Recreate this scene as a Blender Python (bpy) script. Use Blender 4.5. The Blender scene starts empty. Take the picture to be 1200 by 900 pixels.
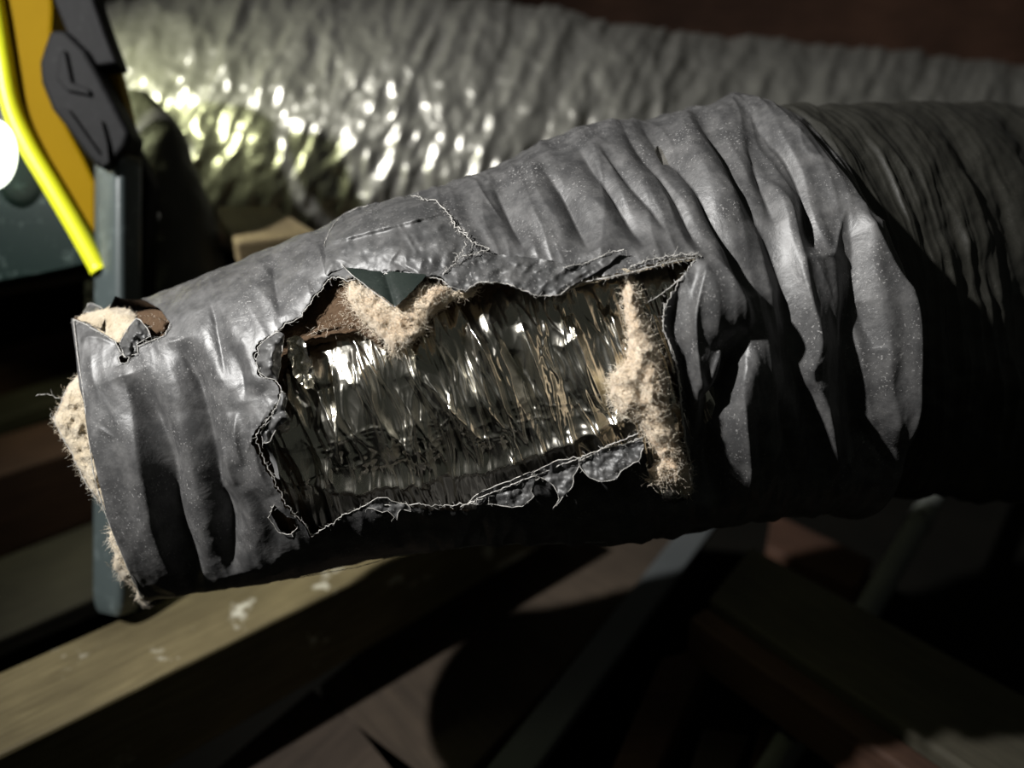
import bpy, math, random
import numpy as np
from mathutils import Vector, Matrix

random.seed(7)
RNG = np.random.default_rng(7)

# ------------------------------------------------------------------ camera
F = 950.0                                   # focal length in pixels of a 1200 x 900 frame
PITCH = math.radians(25.0)
CAM = np.array([0.0, 0.0, 1.30])
RIGHT = np.array([1.0, 0.0, 0.0])
FWD = np.array([0.0, math.cos(PITCH), -math.sin(PITCH)])
UP = np.array([0.0, math.sin(PITCH), math.cos(PITCH)])
SC = bpy.context.scene
COL = SC.collection
cd = bpy.data.cameras.new('camera')
cam = bpy.data.objects.new('camera', cd)
COL.objects.link(cam)
cam.location = CAM
cam.rotation_euler = (math.radians(90) - PITCH, 0, 0)
cd.sensor_width = 36.0
cd.lens = 36.0 * F / 1200.0
cd.clip_start = 0.01
cd.dof.use_dof = True
cd.dof.focus_distance = 0.55
cd.dof.aperture_fstop = 2.6
SC.camera = cam


def P(px, py, d):
    """world points seen at pixel px,py and lying d metres down the view axis"""
    px = np.asarray(px, float); py = np.asarray(py, float); d = np.asarray(d, float)
    px, py, d = np.broadcast_arrays(px, py, d)
    return CAM + d[..., None] * (FWD + RIGHT * ((px - 600) / F)[..., None] + UP * ((450 - py) / F)[..., None])


def camspace(x, y, d):
    return CAM + RIGHT * x + UP * y + FWD * d


def project(X):
    r = X - CAM
    d = r @ FWD
    return 600 + F * (r @ RIGHT) / d, 450 - F * (r @ UP) / d, d


# ------------------------------------------------------------------ world, lights, exposure
w = bpy.data.worlds.new('attic_dark'); SC.world = w; w.use_nodes = True
w.node_tree.nodes['Background'].inputs[0].default_value = (0.55, 0.58, 0.50, 1)
w.node_tree.nodes['Background'].inputs[1].default_value = 0.045
SC.view_settings.view_transform = 'Standard'
SC.view_settings.look = 'None'
SC.view_settings.gamma = 1.0
SC.view_settings.use_curve_mapping = False
SC.view_settings.exposure = 0.0


def look(o, target):
    d = Vector(target) - o.location
    o.rotation_euler = d.to_track_quat('-Z', 'Y').to_euler()


def spot(name, loc, target, energy, color, angle, radius, blend=0.4):
    l = bpy.data.lights.new(name, 'SPOT'); l.energy = energy; l.color = color
    l.spot_size = math.radians(angle); l.spot_blend = blend; l.shadow_soft_size = radius
    o = bpy.data.objects.new(name, l); COL.objects.link(o); o.location = loc; look(o, target)
    return o


# hand-held white torch of the person taking the picture, up and to the left of the lens
KEY = spot('torch_light', camspace(-1.28, 0.92, -0.36), camspace(0.16, 0.20, 0.80), 270.0, (1.0, 0.985, 0.96), 70, 0.026, 1.0)

# ------------------------------------------------------------------ helpers: noise, meshes, materials
_perm = np.random.default_rng(3).permutation(256)
_perm = np.concatenate([_perm, _perm])
_ang = np.random.default_rng(4).uniform(0, 2 * np.pi, 256)
_gx, _gy = np.cos(_ang), np.sin(_ang)


def pn(x, y, seed=0):
    """gradient noise in about -1..1"""
    x = np.asarray(x, float) + seed * 17.31; y = np.asarray(y, float) + seed * 9.77
    xi = np.floor(x).astype(int); yi = np.floor(y).astype(int)
    xf, yf = x - xi, y - yi
    u = xf * xf * xf * (xf * (xf * 6 - 15) + 10); v = yf * yf * yf * (yf * (yf * 6 - 15) + 10)

    def g(ix, iy, fx, fy):
        h = _perm[(_perm[ix & 255] + iy) & 255]
        return _gx[h] * fx + _gy[h] * fy
    a = g(xi, yi, xf, yf); b = g(xi + 1, yi, xf - 1, yf)
    c = g(xi, yi + 1, xf, yf - 1); d = g(xi + 1, yi + 1, xf - 1, yf - 1)
    return 1.5 * ((a + u * (b - a)) + v * ((c + u * (d - c)) - (a + u * (b - a))))


def fbm(x, y, o=4, seed=0):
    s = 0; a = 1.0; f = 1.0
    for i in range(o):
        s = s + a * pn(x * f, y * f, seed + i); a *= 0.5; f *= 2.03
    return s


def crumple(x, y, seed=0):
    """squared distance to the nearest of jittered points: facets meeting in sharp straight ridges, 0..about 1"""
    x = np.asarray(x, float) + seed * 13.7; y = np.asarray(y, float) + seed * 7.9
    xi = np.floor(x).astype(int); yi = np.floor(y).astype(int); best = np.full(x.shape, 9.0); tilt = np.zeros(x.shape)
    for a in (-1, 0, 1):
        for b in (-1, 0, 1):
            k = _perm[(_perm[(xi + a) & 255] + ((yi + b) & 255)) & 255]
            cx = xi + a + 0.5 + 0.45 * _gx[k]; cy = yi + b + 0.5 + 0.45 * _gy[k]
            d = (x - cx) ** 2 + (y - cy) ** 2 + 0.35 * (k / 255.0); m = d < best
            best = np.where(m, d, best)
    return best


def ridged(x, y, seed=0):
    return 1.0 - 2.0 * np.abs(pn(x, y, seed))


def mesh_np(name, V, Q, mat, parent=None, smooth=True):
    """V (n,3), Q (m,3 or 4) -> object; drops unused vertices"""
    V = np.asarray(V, float); Q = np.asarray(Q, int)
    used = np.zeros(len(V), bool); used[Q.ravel()] = True
    remap = np.cumsum(used) - 1
    V = V[used]; Q = remap[Q]
    k = Q.shape[1]
    me = bpy.data.meshes.new(name)
    me.vertices.add(len(V)); me.vertices.foreach_set('co', V.astype(np.float32).ravel())
    me.loops.add(Q.size); me.loops.foreach_set('vertex_index', Q.astype(np.int32).ravel())
    me.polygons.add(len(Q))
    me.polygons.foreach_set('loop_start', np.arange(0, Q.size, k, dtype=np.int32))
    me.polygons.foreach_set('use_smooth', np.full(len(Q), smooth, bool))
    me.update(calc_edges=True); me.validate()
    me.materials.append(mat)
    o = bpy.data.objects.new(name, me); COL.objects.link(o)
    if parent: o.parent = parent
    return o


def mesh_py(name, verts, faces, mat, parent=None, smooth=False):
    me = bpy.data.meshes.new(name)
    me.from_pydata([tuple(v) for v in verts], [], faces); me.validate()
    me.materials.append(mat)
    for p in me.polygons: p.use_smooth = smooth
    o = bpy.data.objects.new(name, me); COL.objects.link(o)
    if parent: o.parent = parent
    return o


def bevel(o, width, seg=2, angle=35):
    m = o.modifiers.new('bevel', 'BEVEL'); m.width = width; m.segments = seg
    m.limit_method = 'ANGLE'; m.angle_limit = math.radians(angle)
    return o


def empty(name, loc):
    o = bpy.data.objects.new(name, None); COL.objects.link(o); o.location = loc
    o.empty_display_size = 0.05
    return o


def adopt(o, parent):
    """parent without moving"""
    o.parent = parent
    o.matrix_parent_inverse = Matrix.Translation(-Vector(parent.location)) if parent.type == 'EMPTY' else Matrix.Identity(4)
    return o


def tag(o, label=None, cat=None, group=None, kind=None):
    if label: o['label'] = label
    if cat: o['category'] = cat
    if group: o['group'] = group
    if kind: o['kind'] = kind
    return o


class NT:
    def __init__(self, name):
        self.m = bpy.data.materials.new(name); self.m.use_nodes = True
        self.t = self.m.node_tree; self.n = self.t.nodes; self.l = self.t.links
        self.b = self.n['Principled BSDF']
        self.tc = self.n.new('ShaderNodeTexCoord')

    def link(self, a, b): self.l.new(a, b)

    def mapping(self, scale=(1, 1, 1), src='Object', rot=(0, 0, 0)):
        m = self.n.new('ShaderNodeMapping'); m.inputs['Scale'].default_value = scale
        m.inputs['Rotation'].default_value = rot
        self.link(self.tc.outputs[src], m.inputs['Vector']); return m.outputs[0]

    def noise(self, scale, detail=4, rough=0.55, vec=None, dist=0.0):
        k = self.n.new('ShaderNodeTexNoise'); k.inputs['Scale'].default_value = scale
        k.inputs['Detail'].default_value = detail; k.inputs['Roughness'].default_value = rough
        k.inputs['Distortion'].default_value = dist
        self.link(vec if vec is not None else self.tc.outputs['Object'], k.inputs['Vector']); return k.outputs['Fac']

    def voronoi(self, scale, vec=None, feature='F1'):
        k = self.n.new('ShaderNodeTexVoronoi'); k.inputs['Scale'].default_value = scale; k.feature = feature
        self.link(vec if vec is not None else self.tc.outputs['Object'], k.inputs['Vector']); return k.outputs['Distance']

    def ramp(self, fac, stops):
        r = self.n.new('ShaderNodeValToRGB'); e = r.color_ramp.elements
        while len(e) < len(stops): e.new(0.5)
        for i, (p, c) in enumerate(stops):
            e[i].position = p; e[i].color = (c, c, c, 1) if np.isscalar(c) else (*c, 1)
        self.link(fac, r.inputs[0]); return r.outputs[0]

    def mix(self, fac, a, b):
        x = self.n.new('ShaderNodeMix'); x.data_type = 'RGBA'
        for s, v in ((x.inputs[0], fac), (x.inputs[6], a), (x.inputs[7], b)):
            if isinstance(v, (int, float)): s.default_value = v
            elif isinstance(v, tuple): s.default_value = (*v, 1)
            else: self.link(v, s)
        return x.outputs[2]

    def math(self, op, a, b):
        x = self.n.new('ShaderNodeMath'); x.operation = op
        for s, v in ((x.inputs[0], a), (x.inputs[1], b)):
            if isinstance(v, (int, float)): s.default_value = v
            else: self.link(v, s)
        return x.outputs[0]

    def bump(self, h, strength, dist, chain=None):
        x = self.n.new('ShaderNodeBump'); x.inputs['Strength'].default_value = strength
        x.inputs['Distance'].default_value = dist; self.link(h, x.inputs['Height'])
        if chain is not None: self.link(chain, x.inputs['Normal'])
        return x.outputs[0]

    def set(self, **k):
        names = dict(col='Base Color', rough='Roughness', metal='Metallic', normal='Normal', spec='Specular IOR Level',
                     coat='Coat Weight', coatr='Coat Roughness', emis='Emission Color', emstr='Emission Strength',
                     trans='Transmission Weight', sheen='Sheen Weight', alpha='Alpha', sub='Subsurface Weight')
        for a, v in k.items():
            s = self.b.inputs[names[a]]
            if isinstance(v, tuple): s.default_value = (*v, 1)
            elif isinstance(v, (int, float)): s.default_value = v
            else: self.link(v, s)
        return self.m


def m_jacket(name, base, dust, rough, dust_amt=1.0):
    t = NT(name)
    big = t.noise(9, 5, 0.6)
    col = t.mix(big, tuple(c * 0.75 for c in base), tuple(c * 1.3 for c in base))
    speck = t.noise(620, 2, 0.6)
    speckm = t.ramp(speck, [(0.615, 0.0), (0.67, 1.0)])
    patch = t.ramp(t.noise(26, 4, 0.6), [(0.40, 0.0), (0.66, 1.0)])
    dm = t.math('MULTIPLY', t.math('MULTIPLY', speckm, patch), 0.75 * dust_amt)
    film = t.math('MULTIPLY', t.ramp(t.noise(60, 6, 0.7), [(0.42, 0.0), (0.75, 1.0)]), 0.22 * dust_amt)
    dm2 = t.math('MAXIMUM', dm, film)
    col = t.mix(dm2, col, dust)
    r = t.math('ADD', t.math('MULTIPLY', t.noise(40, 5, 0.6), 0.22), rough - 0.11)
    r = t.math('ADD', r, t.math('MULTIPLY', dm2, 0.3))
    n = t.bump(t.noise(220, 4, 0.6), 0.22, 0.0010)
    n = t.bump(t.noise(60, 3, 0.6, dist=1.5), 0.13, 0.003, n)
    return t.set(col=col, rough=r, normal=n, spec=0.55)


MAT = {}
MAT['jacket'] = m_jacket('black_plastic_jacket', (0.056, 0.0555, 0.056), (0.42, 0.41, 0.40), 0.44)
MAT['jacket_run_shaded'] = m_jacket('black_plastic_run_shaded', (0.017, 0.0165, 0.013), (0.08, 0.075, 0.06), 0.52, 0.4)  # jacket plastic darkened in colour for the run's dimmer light
MAT['jacket_flap'] = m_jacket('black_plastic_flap', (0.054, 0.054, 0.054), (0.36, 0.35, 0.34), 0.47)
MAT['dark_flap'] = m_jacket('green_black_film', (0.016, 0.022, 0.019), (0.10, 0.12, 0.10), 0.30, 0.4)

t = NT('torn_plastic_edge')
MAT['edge'] = t.set(col=t.mix(t.noise(300, 3), (0.30, 0.29, 0.27), (0.72, 0.70, 0.66)), rough=0.4, spec=0.6)

t = NT('crinkled_foil')
f1 = t.noise(120, 3, 0.5, dist=0.8)
f2 = t.voronoi(95, t.mapping((1, 1, 0.45)))
n = t.bump(f2, 0.10, 0.003); n = t.bump(f1, 0.08, 0.0015, n)
MAT['foil'] = t.set(col=t.mix(t.noise(30, 3), (0.66, 0.63, 0.55), (0.86, 0.83, 0.74)), metal=1.0, rough=t.math('ADD', t.math('MULTIPLY', t.noise(55, 3), 0.16), 0.15), normal=n)

t = NT('fibreglass_wool')
n = t.bump(t.noise(420, 5, 0.7), 0.8, 0.004); n = t.bump(t.noise(90, 4, 0.6), 0.5, 0.006, n)
MAT['wool'] = t.set(col=t.mix(t.ramp(t.noise(38, 5, 0.65), [(0.3, 0.0), (0.7, 1.0)]), (0.66, 0.46, 0.28), (0.90, 0.79, 0.62)), rough=0.95, spec=0.1, normal=n, sheen=0.4)
t = NT('fibreglass_wool_pale')
n = t.bump(t.noise(380, 5, 0.7), 0.7, 0.004); n = t.bump(t.noise(110, 4, 0.6), 0.6, 0.005, n)
MAT['wool_pale'] = t.set(col=t.mix(t.ramp(t.noise(45, 5, 0.65), [(0.3, 0.0), (0.7, 1.0)]), (0.50, 0.40, 0.26), (0.76, 0.67, 0.52)), rough=0.95, spec=0.1, normal=n, sheen=0.3)
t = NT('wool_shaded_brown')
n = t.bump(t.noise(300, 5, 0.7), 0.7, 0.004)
MAT['wool_in_shade'] = t.set(col=t.mix(t.noise(40, 5), (0.075, 0.046, 0.027), (0.14, 0.092, 0.058)), rough=0.95, spec=0.1, normal=n)  # wool colour darkened to paint in the shade beneath the jacket
t = NT('glass_fibre')
MAT['fibre'] = t.set(col=t.mix(t.noise(80, 3), (0.82, 0.68, 0.50), (0.95, 0.90, 0.80)), rough=0.5, spec=0.5)

t = NT('silver_duct_film')
v = t.mapping((1, 1, 1))
n = t.bump(t.voronoi(75, v), 0.16, 0.006); n = t.bump(t.noise(45, 3, 0.5, dist=1.0), 0.14, 0.006, n)
MAT['silver'] = t.set(col=t.mix(t.noise(8, 4), (0.27, 0.265, 0.24), (0.42, 0.41, 0.37)), metal=0.75, rough=t.math('ADD', t.math('MULTIPLY', t.noise(20, 4), 0.20), 0.26), normal=n)


def m_wood(name, dark, light, rough=0.75, scale=1.0, spots=None):
    t = NT(name)
    g = t.noise(14 * scale, 6, 0.62, t.mapping((0.6, 9, 9)), 1.2)
    col = t.mix(t.ramp(g, [(0.28, 0.0), (0.72, 1.0)]), dark, light)
    blot = t.ramp(t.noise(5, 4, 0.6), [(0.35, 0.55), (0.7, 1.0)])
    x = t.n.new('ShaderNodeMix'); x.data_type = 'RGBA'; x.blend_type = 'MULTIPLY'; x.inputs[0].default_value = 1
    t.link(col, x.inputs[6]); t.link(blot, x.inputs[7]); col = x.outputs[2]
    if spots:
        s = t.ramp(t.noise(15, 6, 0.65), [(0.61, 0.0), (0.69, 1.0)])
        col = t.mix(s, col, spots)
    n = t.bump(g, 0.35, 0.003)
    return t.set(col=col, rough=rough, normal=n, spec=0.3)


MAT['joist'] = m_wood('dusty_olive_joist', (0.12, 0.095, 0.046), (0.23, 0.19, 0.098), 0.62, 1.0, (0.52, 0.50, 0.40))
MAT['red_wood'] = m_wood('red_brown_lumber', (0.034, 0.015, 0.009), (0.072, 0.036, 0.021))
MAT['brown_wood'] = m_wood('brown_lumber', (0.038, 0.027, 0.019), (0.066, 0.048, 0.034))
MAT['board'] = m_wood('brown_board', (0.040, 0.029, 0.020), (0.068, 0.050, 0.034), 0.8, 0.5)
MAT['tan_wood'] = m_wood('tan_lumber', (0.15, 0.11, 0.055), (0.24, 0.185, 0.10))
MAT['grey_wood'] = m_wood('weathered_lumber', (0.030, 0.027, 0.018), (0.060, 0.054, 0.037))
MAT['roof'] = m_wood('dark_roof_deck', (0.055, 0.027, 0.017), (0.105, 0.052, 0.032))
t = NT('dusty_floor'); MAT['floor'] = t.set(col=t.mix(t.noise(7, 6), (0.003, 0.003, 0.0025), (0.008, 0.0075, 0.006)), rough=0.95, spec=0.05)
t = NT('grey_metal'); MAT['conduit'] = t.set(col=t.mix(t.noise(12, 4), (0.12, 0.13, 0.12), (0.2, 0.21, 0.19)), metal=0.35, rough=0.5)
t = NT('blue_grey_strip'); MAT['strip'] = t.set(col=t.mix(t.noise(10, 4), (0.05, 0.056, 0.058), (0.09, 0.097, 0.098)), metal=0.2, rough=0.55)
t = NT('yellow_enamel')
n = t.bump(t.noise(140, 3), 0.08, 0.001)
MAT['yellow'] = t.set(col=t.mix(t.noise(14, 4), (0.20, 0.118, 0.001), (0.24, 0.145, 0.0015)), spec=0.03, rough=0.6, normal=n)
t = NT('bright_yellow_rim'); MAT['rim'] = t.set(col=t.mix(t.noise(20, 3), (0.78, 0.82, 0.015), (0.84, 0.88, 0.03)), rough=0.35)
t = NT('black_moulded_plastic')
sc = t.ramp(t.noise(70, 6, 0.7), [(0.58, 0.0), (0.72, 1.0)])
MAT['black'] = t.set(col=t.mix(t.math('MULTIPLY', sc, 0.10), (0.006, 0.006, 0.0065), (0.10, 0.10, 0.10)), rough=0.60, spec=0.10, normal=t.bump(t.noise(90, 4), 0.25, 0.002))
t = NT('black_painted_tube')
MAT['tube'] = t.set(col=t.mix(t.ramp(t.noise(60, 5, 0.7), [(0.55, 0.0), (0.75, 0.5)]), (0.058, 0.074, 0.074), (0.22, 0.26, 0.26)), rough=0.33, spec=0.7)
t = NT('dusty_lamp_glass')
sm = t.ramp(t.noise(55, 6, 0.7), [(0.56, 0.0), (0.74, 1.0)])
MAT['lens'] = t.set(col=t.mix(sm, (0.006, 0.014, 0.012), (0.06, 0.09, 0.08)), rough=t.math('ADD', t.math('MULTIPLY', sm, 0.3), 0.30), spec=0.10)
t = NT('lit_led'); MAT['led'] = t.set(col=(1, 1, 1), emis=(0.93, 1.0, 0.86), emstr=3.0)
t = NT('dark_wrap')
MAT['wrap'] = t.set(col=t.mix(t.noise(14, 5), (0.035, 0.034, 0.028), (0.075, 0.072, 0.058)), rough=0.6, normal=t.bump(t.noise(30, 5), 0.4, 0.01))


# ------------------------------------------------------------------ tubes given by stations
def smooth_table(tab, n):
    """Catmull-Rom through the rows of tab"""
    tab = np.asarray(tab, float); k = len(tab)
    s = np.linspace(0, k - 1, n); i = np.clip(np.floor(s).astype(int), 0, k - 2); f = (s - i)[:, None]
    p0 = tab[np.clip(i - 1, 0, k - 1)]; p1 = tab[i]; p2 = tab[i + 1]; p3 = tab[np.clip(i + 2, 0, k - 1)]
    return 0.5 * (2 * p1 + (p2 - p0) * f + (2 * p0 - 5 * p1 + 4 * p2 - p3) * f ** 2 + (3 * p1 - p0 - 3 * p2 + p3) * f ** 3)


def tube_base(tab, nu, th, shrink=0.975):
    """rows: top x,y  bottom x,y  axis depth, depth radius, sideways lean -> points and outward normals (nu, nth, 3)"""
    s = smooth_table(tab, nu)
    T = P(s[:, 0], s[:, 1], s[:, 4]); B = P(s[:, 2], s[:, 3], s[:, 4])
    C = (T + B) / 2; H = (T - B) / 2 * shrink
    ray = C - CAM; ray /= np.linalg.norm(ray, axis=1)[:, None]
    N = -ray * s[:, 5][:, None] + RIGHT * (s[:, 6] * s[:, 4] / F)[:, None]
    X = C[:, None] + H[:, None] * np.sin(th)[None, :, None] + N[:, None] * np.cos(th)[None, :, None]
    du = np.gradient(X, axis=0); dv = np.gradient(X, axis=1)
    nn = np.cross(du, dv); nn /= np.linalg.norm(nn, axis=2)[..., None] + 1e-12
    out = X - C[:, None]
    sg = np.sign(np.sum(nn * out, axis=2)); sg[sg == 0] = 1
    return X, nn * sg[..., None]


def theta_grid(nf, nb):
    a = np.linspace(-math.pi / 2 - 0.25, math.pi / 2 + 0.25, nf)
    b = np.linspace(math.pi / 2 + 0.25, 3 * math.pi / 2 - 0.25, nb + 2)[1:]
    return np.concatenate([a, b])


SLEEVE = [
    (88, 356, 172, 708, .660, .085, -20),
    (150, 353, 255, 694, .655, .100, -10),
    (230, 325, 335, 680, .650, .115, 0),
    (310, 292, 412, 662, .650, .125, 4),
    (385, 262, 490, 648, .650, .135, 8),
    (445, 237, 560, 640, .650, .140, 14),
    (510, 220, 630, 637, .655, .145, 22),
    (575, 197, 700, 637, .660, .150, 30),
    (650, 160, 765, 628, .665, .160, 42),
    (735, 138, 835, 613, .670, .165, 54),
    (815, 124, 900, 605, .680, .165, 66),
    (880, 118, 955, 598, .690, .168, 76),
    (945, 120, 1000, 588, .705, .165, 82)]
RUN = [
    (900, 128, 960, 574, .705, .140, 74),
    (945, 126, 1000, 577, .720, .146, 78),
    (1020, 124, 1050, 581, .750, .165, 78),
    (1100, 124, 1125, 584, .785, .180, 76),
    (1200, 127, 1215, 586, .835, .190, 72),
    (1320, 133, 1330, 590, .890, .200, 66),
    (1500, 145, 1505, 598, .960, .210, 60)]

# depth of the bare sleeve at every pixel it covers
th_d = np.linspace(-math.pi / 2, math.pi / 2, 900)
Xb, _n = tube_base(SLEEVE, 1500, th_d)
bx, by, bd = project(Xb)
CELL = 2.0
W2, H2 = 640, 460
DM = np.full((H2, W2), np.inf)
ix = np.clip((bx / CELL).astype(int), 0, W2 - 1); iy = np.clip((by / CELL).astype(int), 0, H2 - 1)
np.minimum.at(DM, (iy.ravel(), ix.ravel()), bd.ravel())
for _ in range(90):                                   # let the depth run on past the outline
    bad = ~np.isfinite(DM)
    if not bad.any(): break
    acc = np.zeros_like(DM); cnt = np.zeros_like(DM)
    for dy, dx in ((0, 1), (0, -1), (1, 0), (-1, 0)):
        s = np.roll(np.roll(DM, dy, 0), dx, 1); ok = np.isfinite(s)
        acc += np.where(ok, s, 0); cnt += ok
    DM = np.where(bad & (cnt > 0), acc / np.maximum(cnt, 1), DM)
DM[~np.isfinite(DM)] = 0.66
for _ in range(2):
    DM = (DM + np.roll(DM, 1, 0) + np.roll(DM, -1, 0) + np.roll(DM, 1, 1) + np.roll(DM, -1, 1)) / 5


UM = np.full((H2, W2), np.nan); TM = np.full((H2, W2), np.nan)
UM[iy, ix] = np.linspace(0, 1, 1500)[:, None]; TM[iy, ix] = th_d[None, :]
for _ in range(60):
    bad = np.isnan(UM)
    if not bad.any(): break
    for M_ in (UM, TM):
        st_ = np.stack([np.roll(M_, 1, 0), np.roll(M_, -1, 0), np.roll(M_, 1, 1), np.roll(M_, -1, 1)])
        ok_ = ~np.isnan(st_); av = np.where(ok_, st_, 0).sum(0) / np.maximum(ok_.sum(0), 1)
        M_[bad & ok_.any(0)] = av[bad & ok_.any(0)]
UM = np.nan_to_num(UM); TM = np.nan_to_num(TM)


def arc_coords(px, py):
    """pixel -> distances along and round the tube, in pixel-like units"""
    x = np.clip(np.asarray(px, float) / CELL - 0.5, 0, W2 - 1.001); y = np.clip(np.asarray(py, float) / CELL - 0.5, 0, H2 - 1.001)
    i = x.astype(int); j = y.astype(int); fx = x - i; fy = y - j
    g = lambda M_: (M_[j, i] * (1 - fx) + M_[j, i + 1] * fx) * (1 - fy) + (M_[j + 1, i] * (1 - fx) + M_[j + 1, i + 1] * fx) * fy
    return 120 + 940 * g(UM), 430 - 230 * g(TM)


def depth_at(px, py):
    x = np.clip(np.asarray(px, float) / CELL - 0.5, 0, W2 - 1.001); y = np.clip(np.asarray(py, float) / CELL - 0.5, 0, H2 - 1.001)
    i = x.astype(int); j = y.astype(int); fx = x - i; fy = y - j
    return (DM[j, i] * (1 - fx) + DM[j, i + 1] * fx) * (1 - fy) + (DM[j + 1, i] * (1 - fx) + DM[j + 1, i + 1] * fx) * fy


# ------------------------------------------------------------------ outlines
def resample(pts, step, closed=False, jit=0.0, rng=None):
    pts = np.asarray(pts, float)
    if closed: pts = np.vstack([pts, pts[:1]])
    seg = np.linalg.norm(np.diff(pts, axis=0), axis=1); L = np.concatenate([[0], np.cumsum(seg)])
    n = max(2, int(L[-1] / step)); s = np.linspace(0, L[-1], n + 1)
    if closed: s = s[:-1]
    out = np.stack([np.interp(s, L, pts[:, 0]), np.interp(s, L, pts[:, 1])], 1)
    if jit:
        rng = rng or RNG
        d = np.gradient(out, axis=0); nrm = np.stack([-d[:, 1], d[:, 0]], 1); nrm /= np.linalg.norm(nrm, axis=1)[:, None] + 1e-9
        k = rng.normal(0, 1, len(out)); k2 = np.convolve(rng.normal(0, 1, len(out) + 6), np.ones(7) / 7, 'same')[3:-3]
        out = out + nrm * (jit * (0.55 * k + 1.6 * k2))[:, None]
    return out


def inside(px, py, poly):
    px = np.asarray(px); py = np.asarray(py); r = np.zeros(px.shape, bool)
    x0, y0 = poly.min(0); x1, y1 = poly.max(0)
    cand = (px >= x0) & (px <= x1) & (py >= y0) & (py <= y1)
    X = px[cand]; Y = py[cand]; c = np.zeros(X.shape, bool)
    a = poly; b = np.roll(poly, -1, 0)
    for (ax, ay), (cx, cy) in zip(a, b):
        if ay == cy: continue
        hit = (ay > Y) != (cy > Y)
        c ^= hit & (X < (cx - ax) * (Y - ay) / (cy - ay) + ax)
    r[cand] = c
    return r


def nearest_on(poly, X, Y, closed=True):
    a = poly if closed else poly[:-1]; b = np.roll(poly, -1, 0) if closed else poly[1:]
    best = np.full(X.shape, 1e18); bx_ = X.copy(); by_ = Y.copy()
    for (ax, ay), (cx, cy) in zip(a, b):
        dx, dy = cx - ax, cy - ay; L = dx * dx + dy * dy + 1e-12
        tt = np.clip(((X - ax) * dx + (Y - ay) * dy) / L, 0, 1)
        qx, qy = ax + tt * dx, ay + tt * dy
        d = (X - qx) ** 2 + (Y - qy) ** 2; m = d < best
        best = np.where(m, d, best); bx_ = np.where(m, qx, bx_); by_ = np.where(m, qy, by_)
    return bx_, by_, np.sqrt(best)


HOLE = resample([(340, 379), (355, 370), (368, 352), (381, 331), (390, 326), (400, 325), (409, 330), (420, 322), (455, 322), (498, 324),
                 (515, 326), (530, 338), (545, 338), (563, 328), (594, 330), (629, 343), (657, 344), (680, 331), (734, 320), (781, 307),
                 (821, 301), (806, 318), (790, 338), (779, 358), (777, 385), (790, 415), (797, 460), (803, 515), (812, 556), (811, 576),
                 (797, 583), (778, 580), (762, 566), (757, 540), (752, 512), (700, 530), (640, 556), (590, 574), (556, 588), (520, 594), (480, 590),
                 (432, 592), (400, 606), (366, 629), (356, 612), (345, 602), (334, 590), (323, 567), (315, 545), (306, 530), (301, 518),
                 (304, 503), (318, 489), (326, 470), (330, 456), (321, 446), (308, 440), (299, 421), (303, 405), (314, 395), (326, 387)],
                2.3, True, 1.5)
CORNER = resample([(70, 330), (100, 340), (130, 348), (166, 352), (186, 362), (200, 378), (194, 393), (172, 402), (152, 412), (146, 421), (140, 410), (136, 400), (116, 388), (98, 378), (70, 368)],
                  3.0, True, 0.6)
PIN = resample([(139, 419), (146, 413), (152, 419), (149, 425), (141, 426)], 2.0, True, 0.2)
BURN = resample([(315, 607), (322, 590), (330, 597), (338, 603), (346, 606), (349, 618), (340, 626), (326, 624)], 2.5, True, 0.5)

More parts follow.
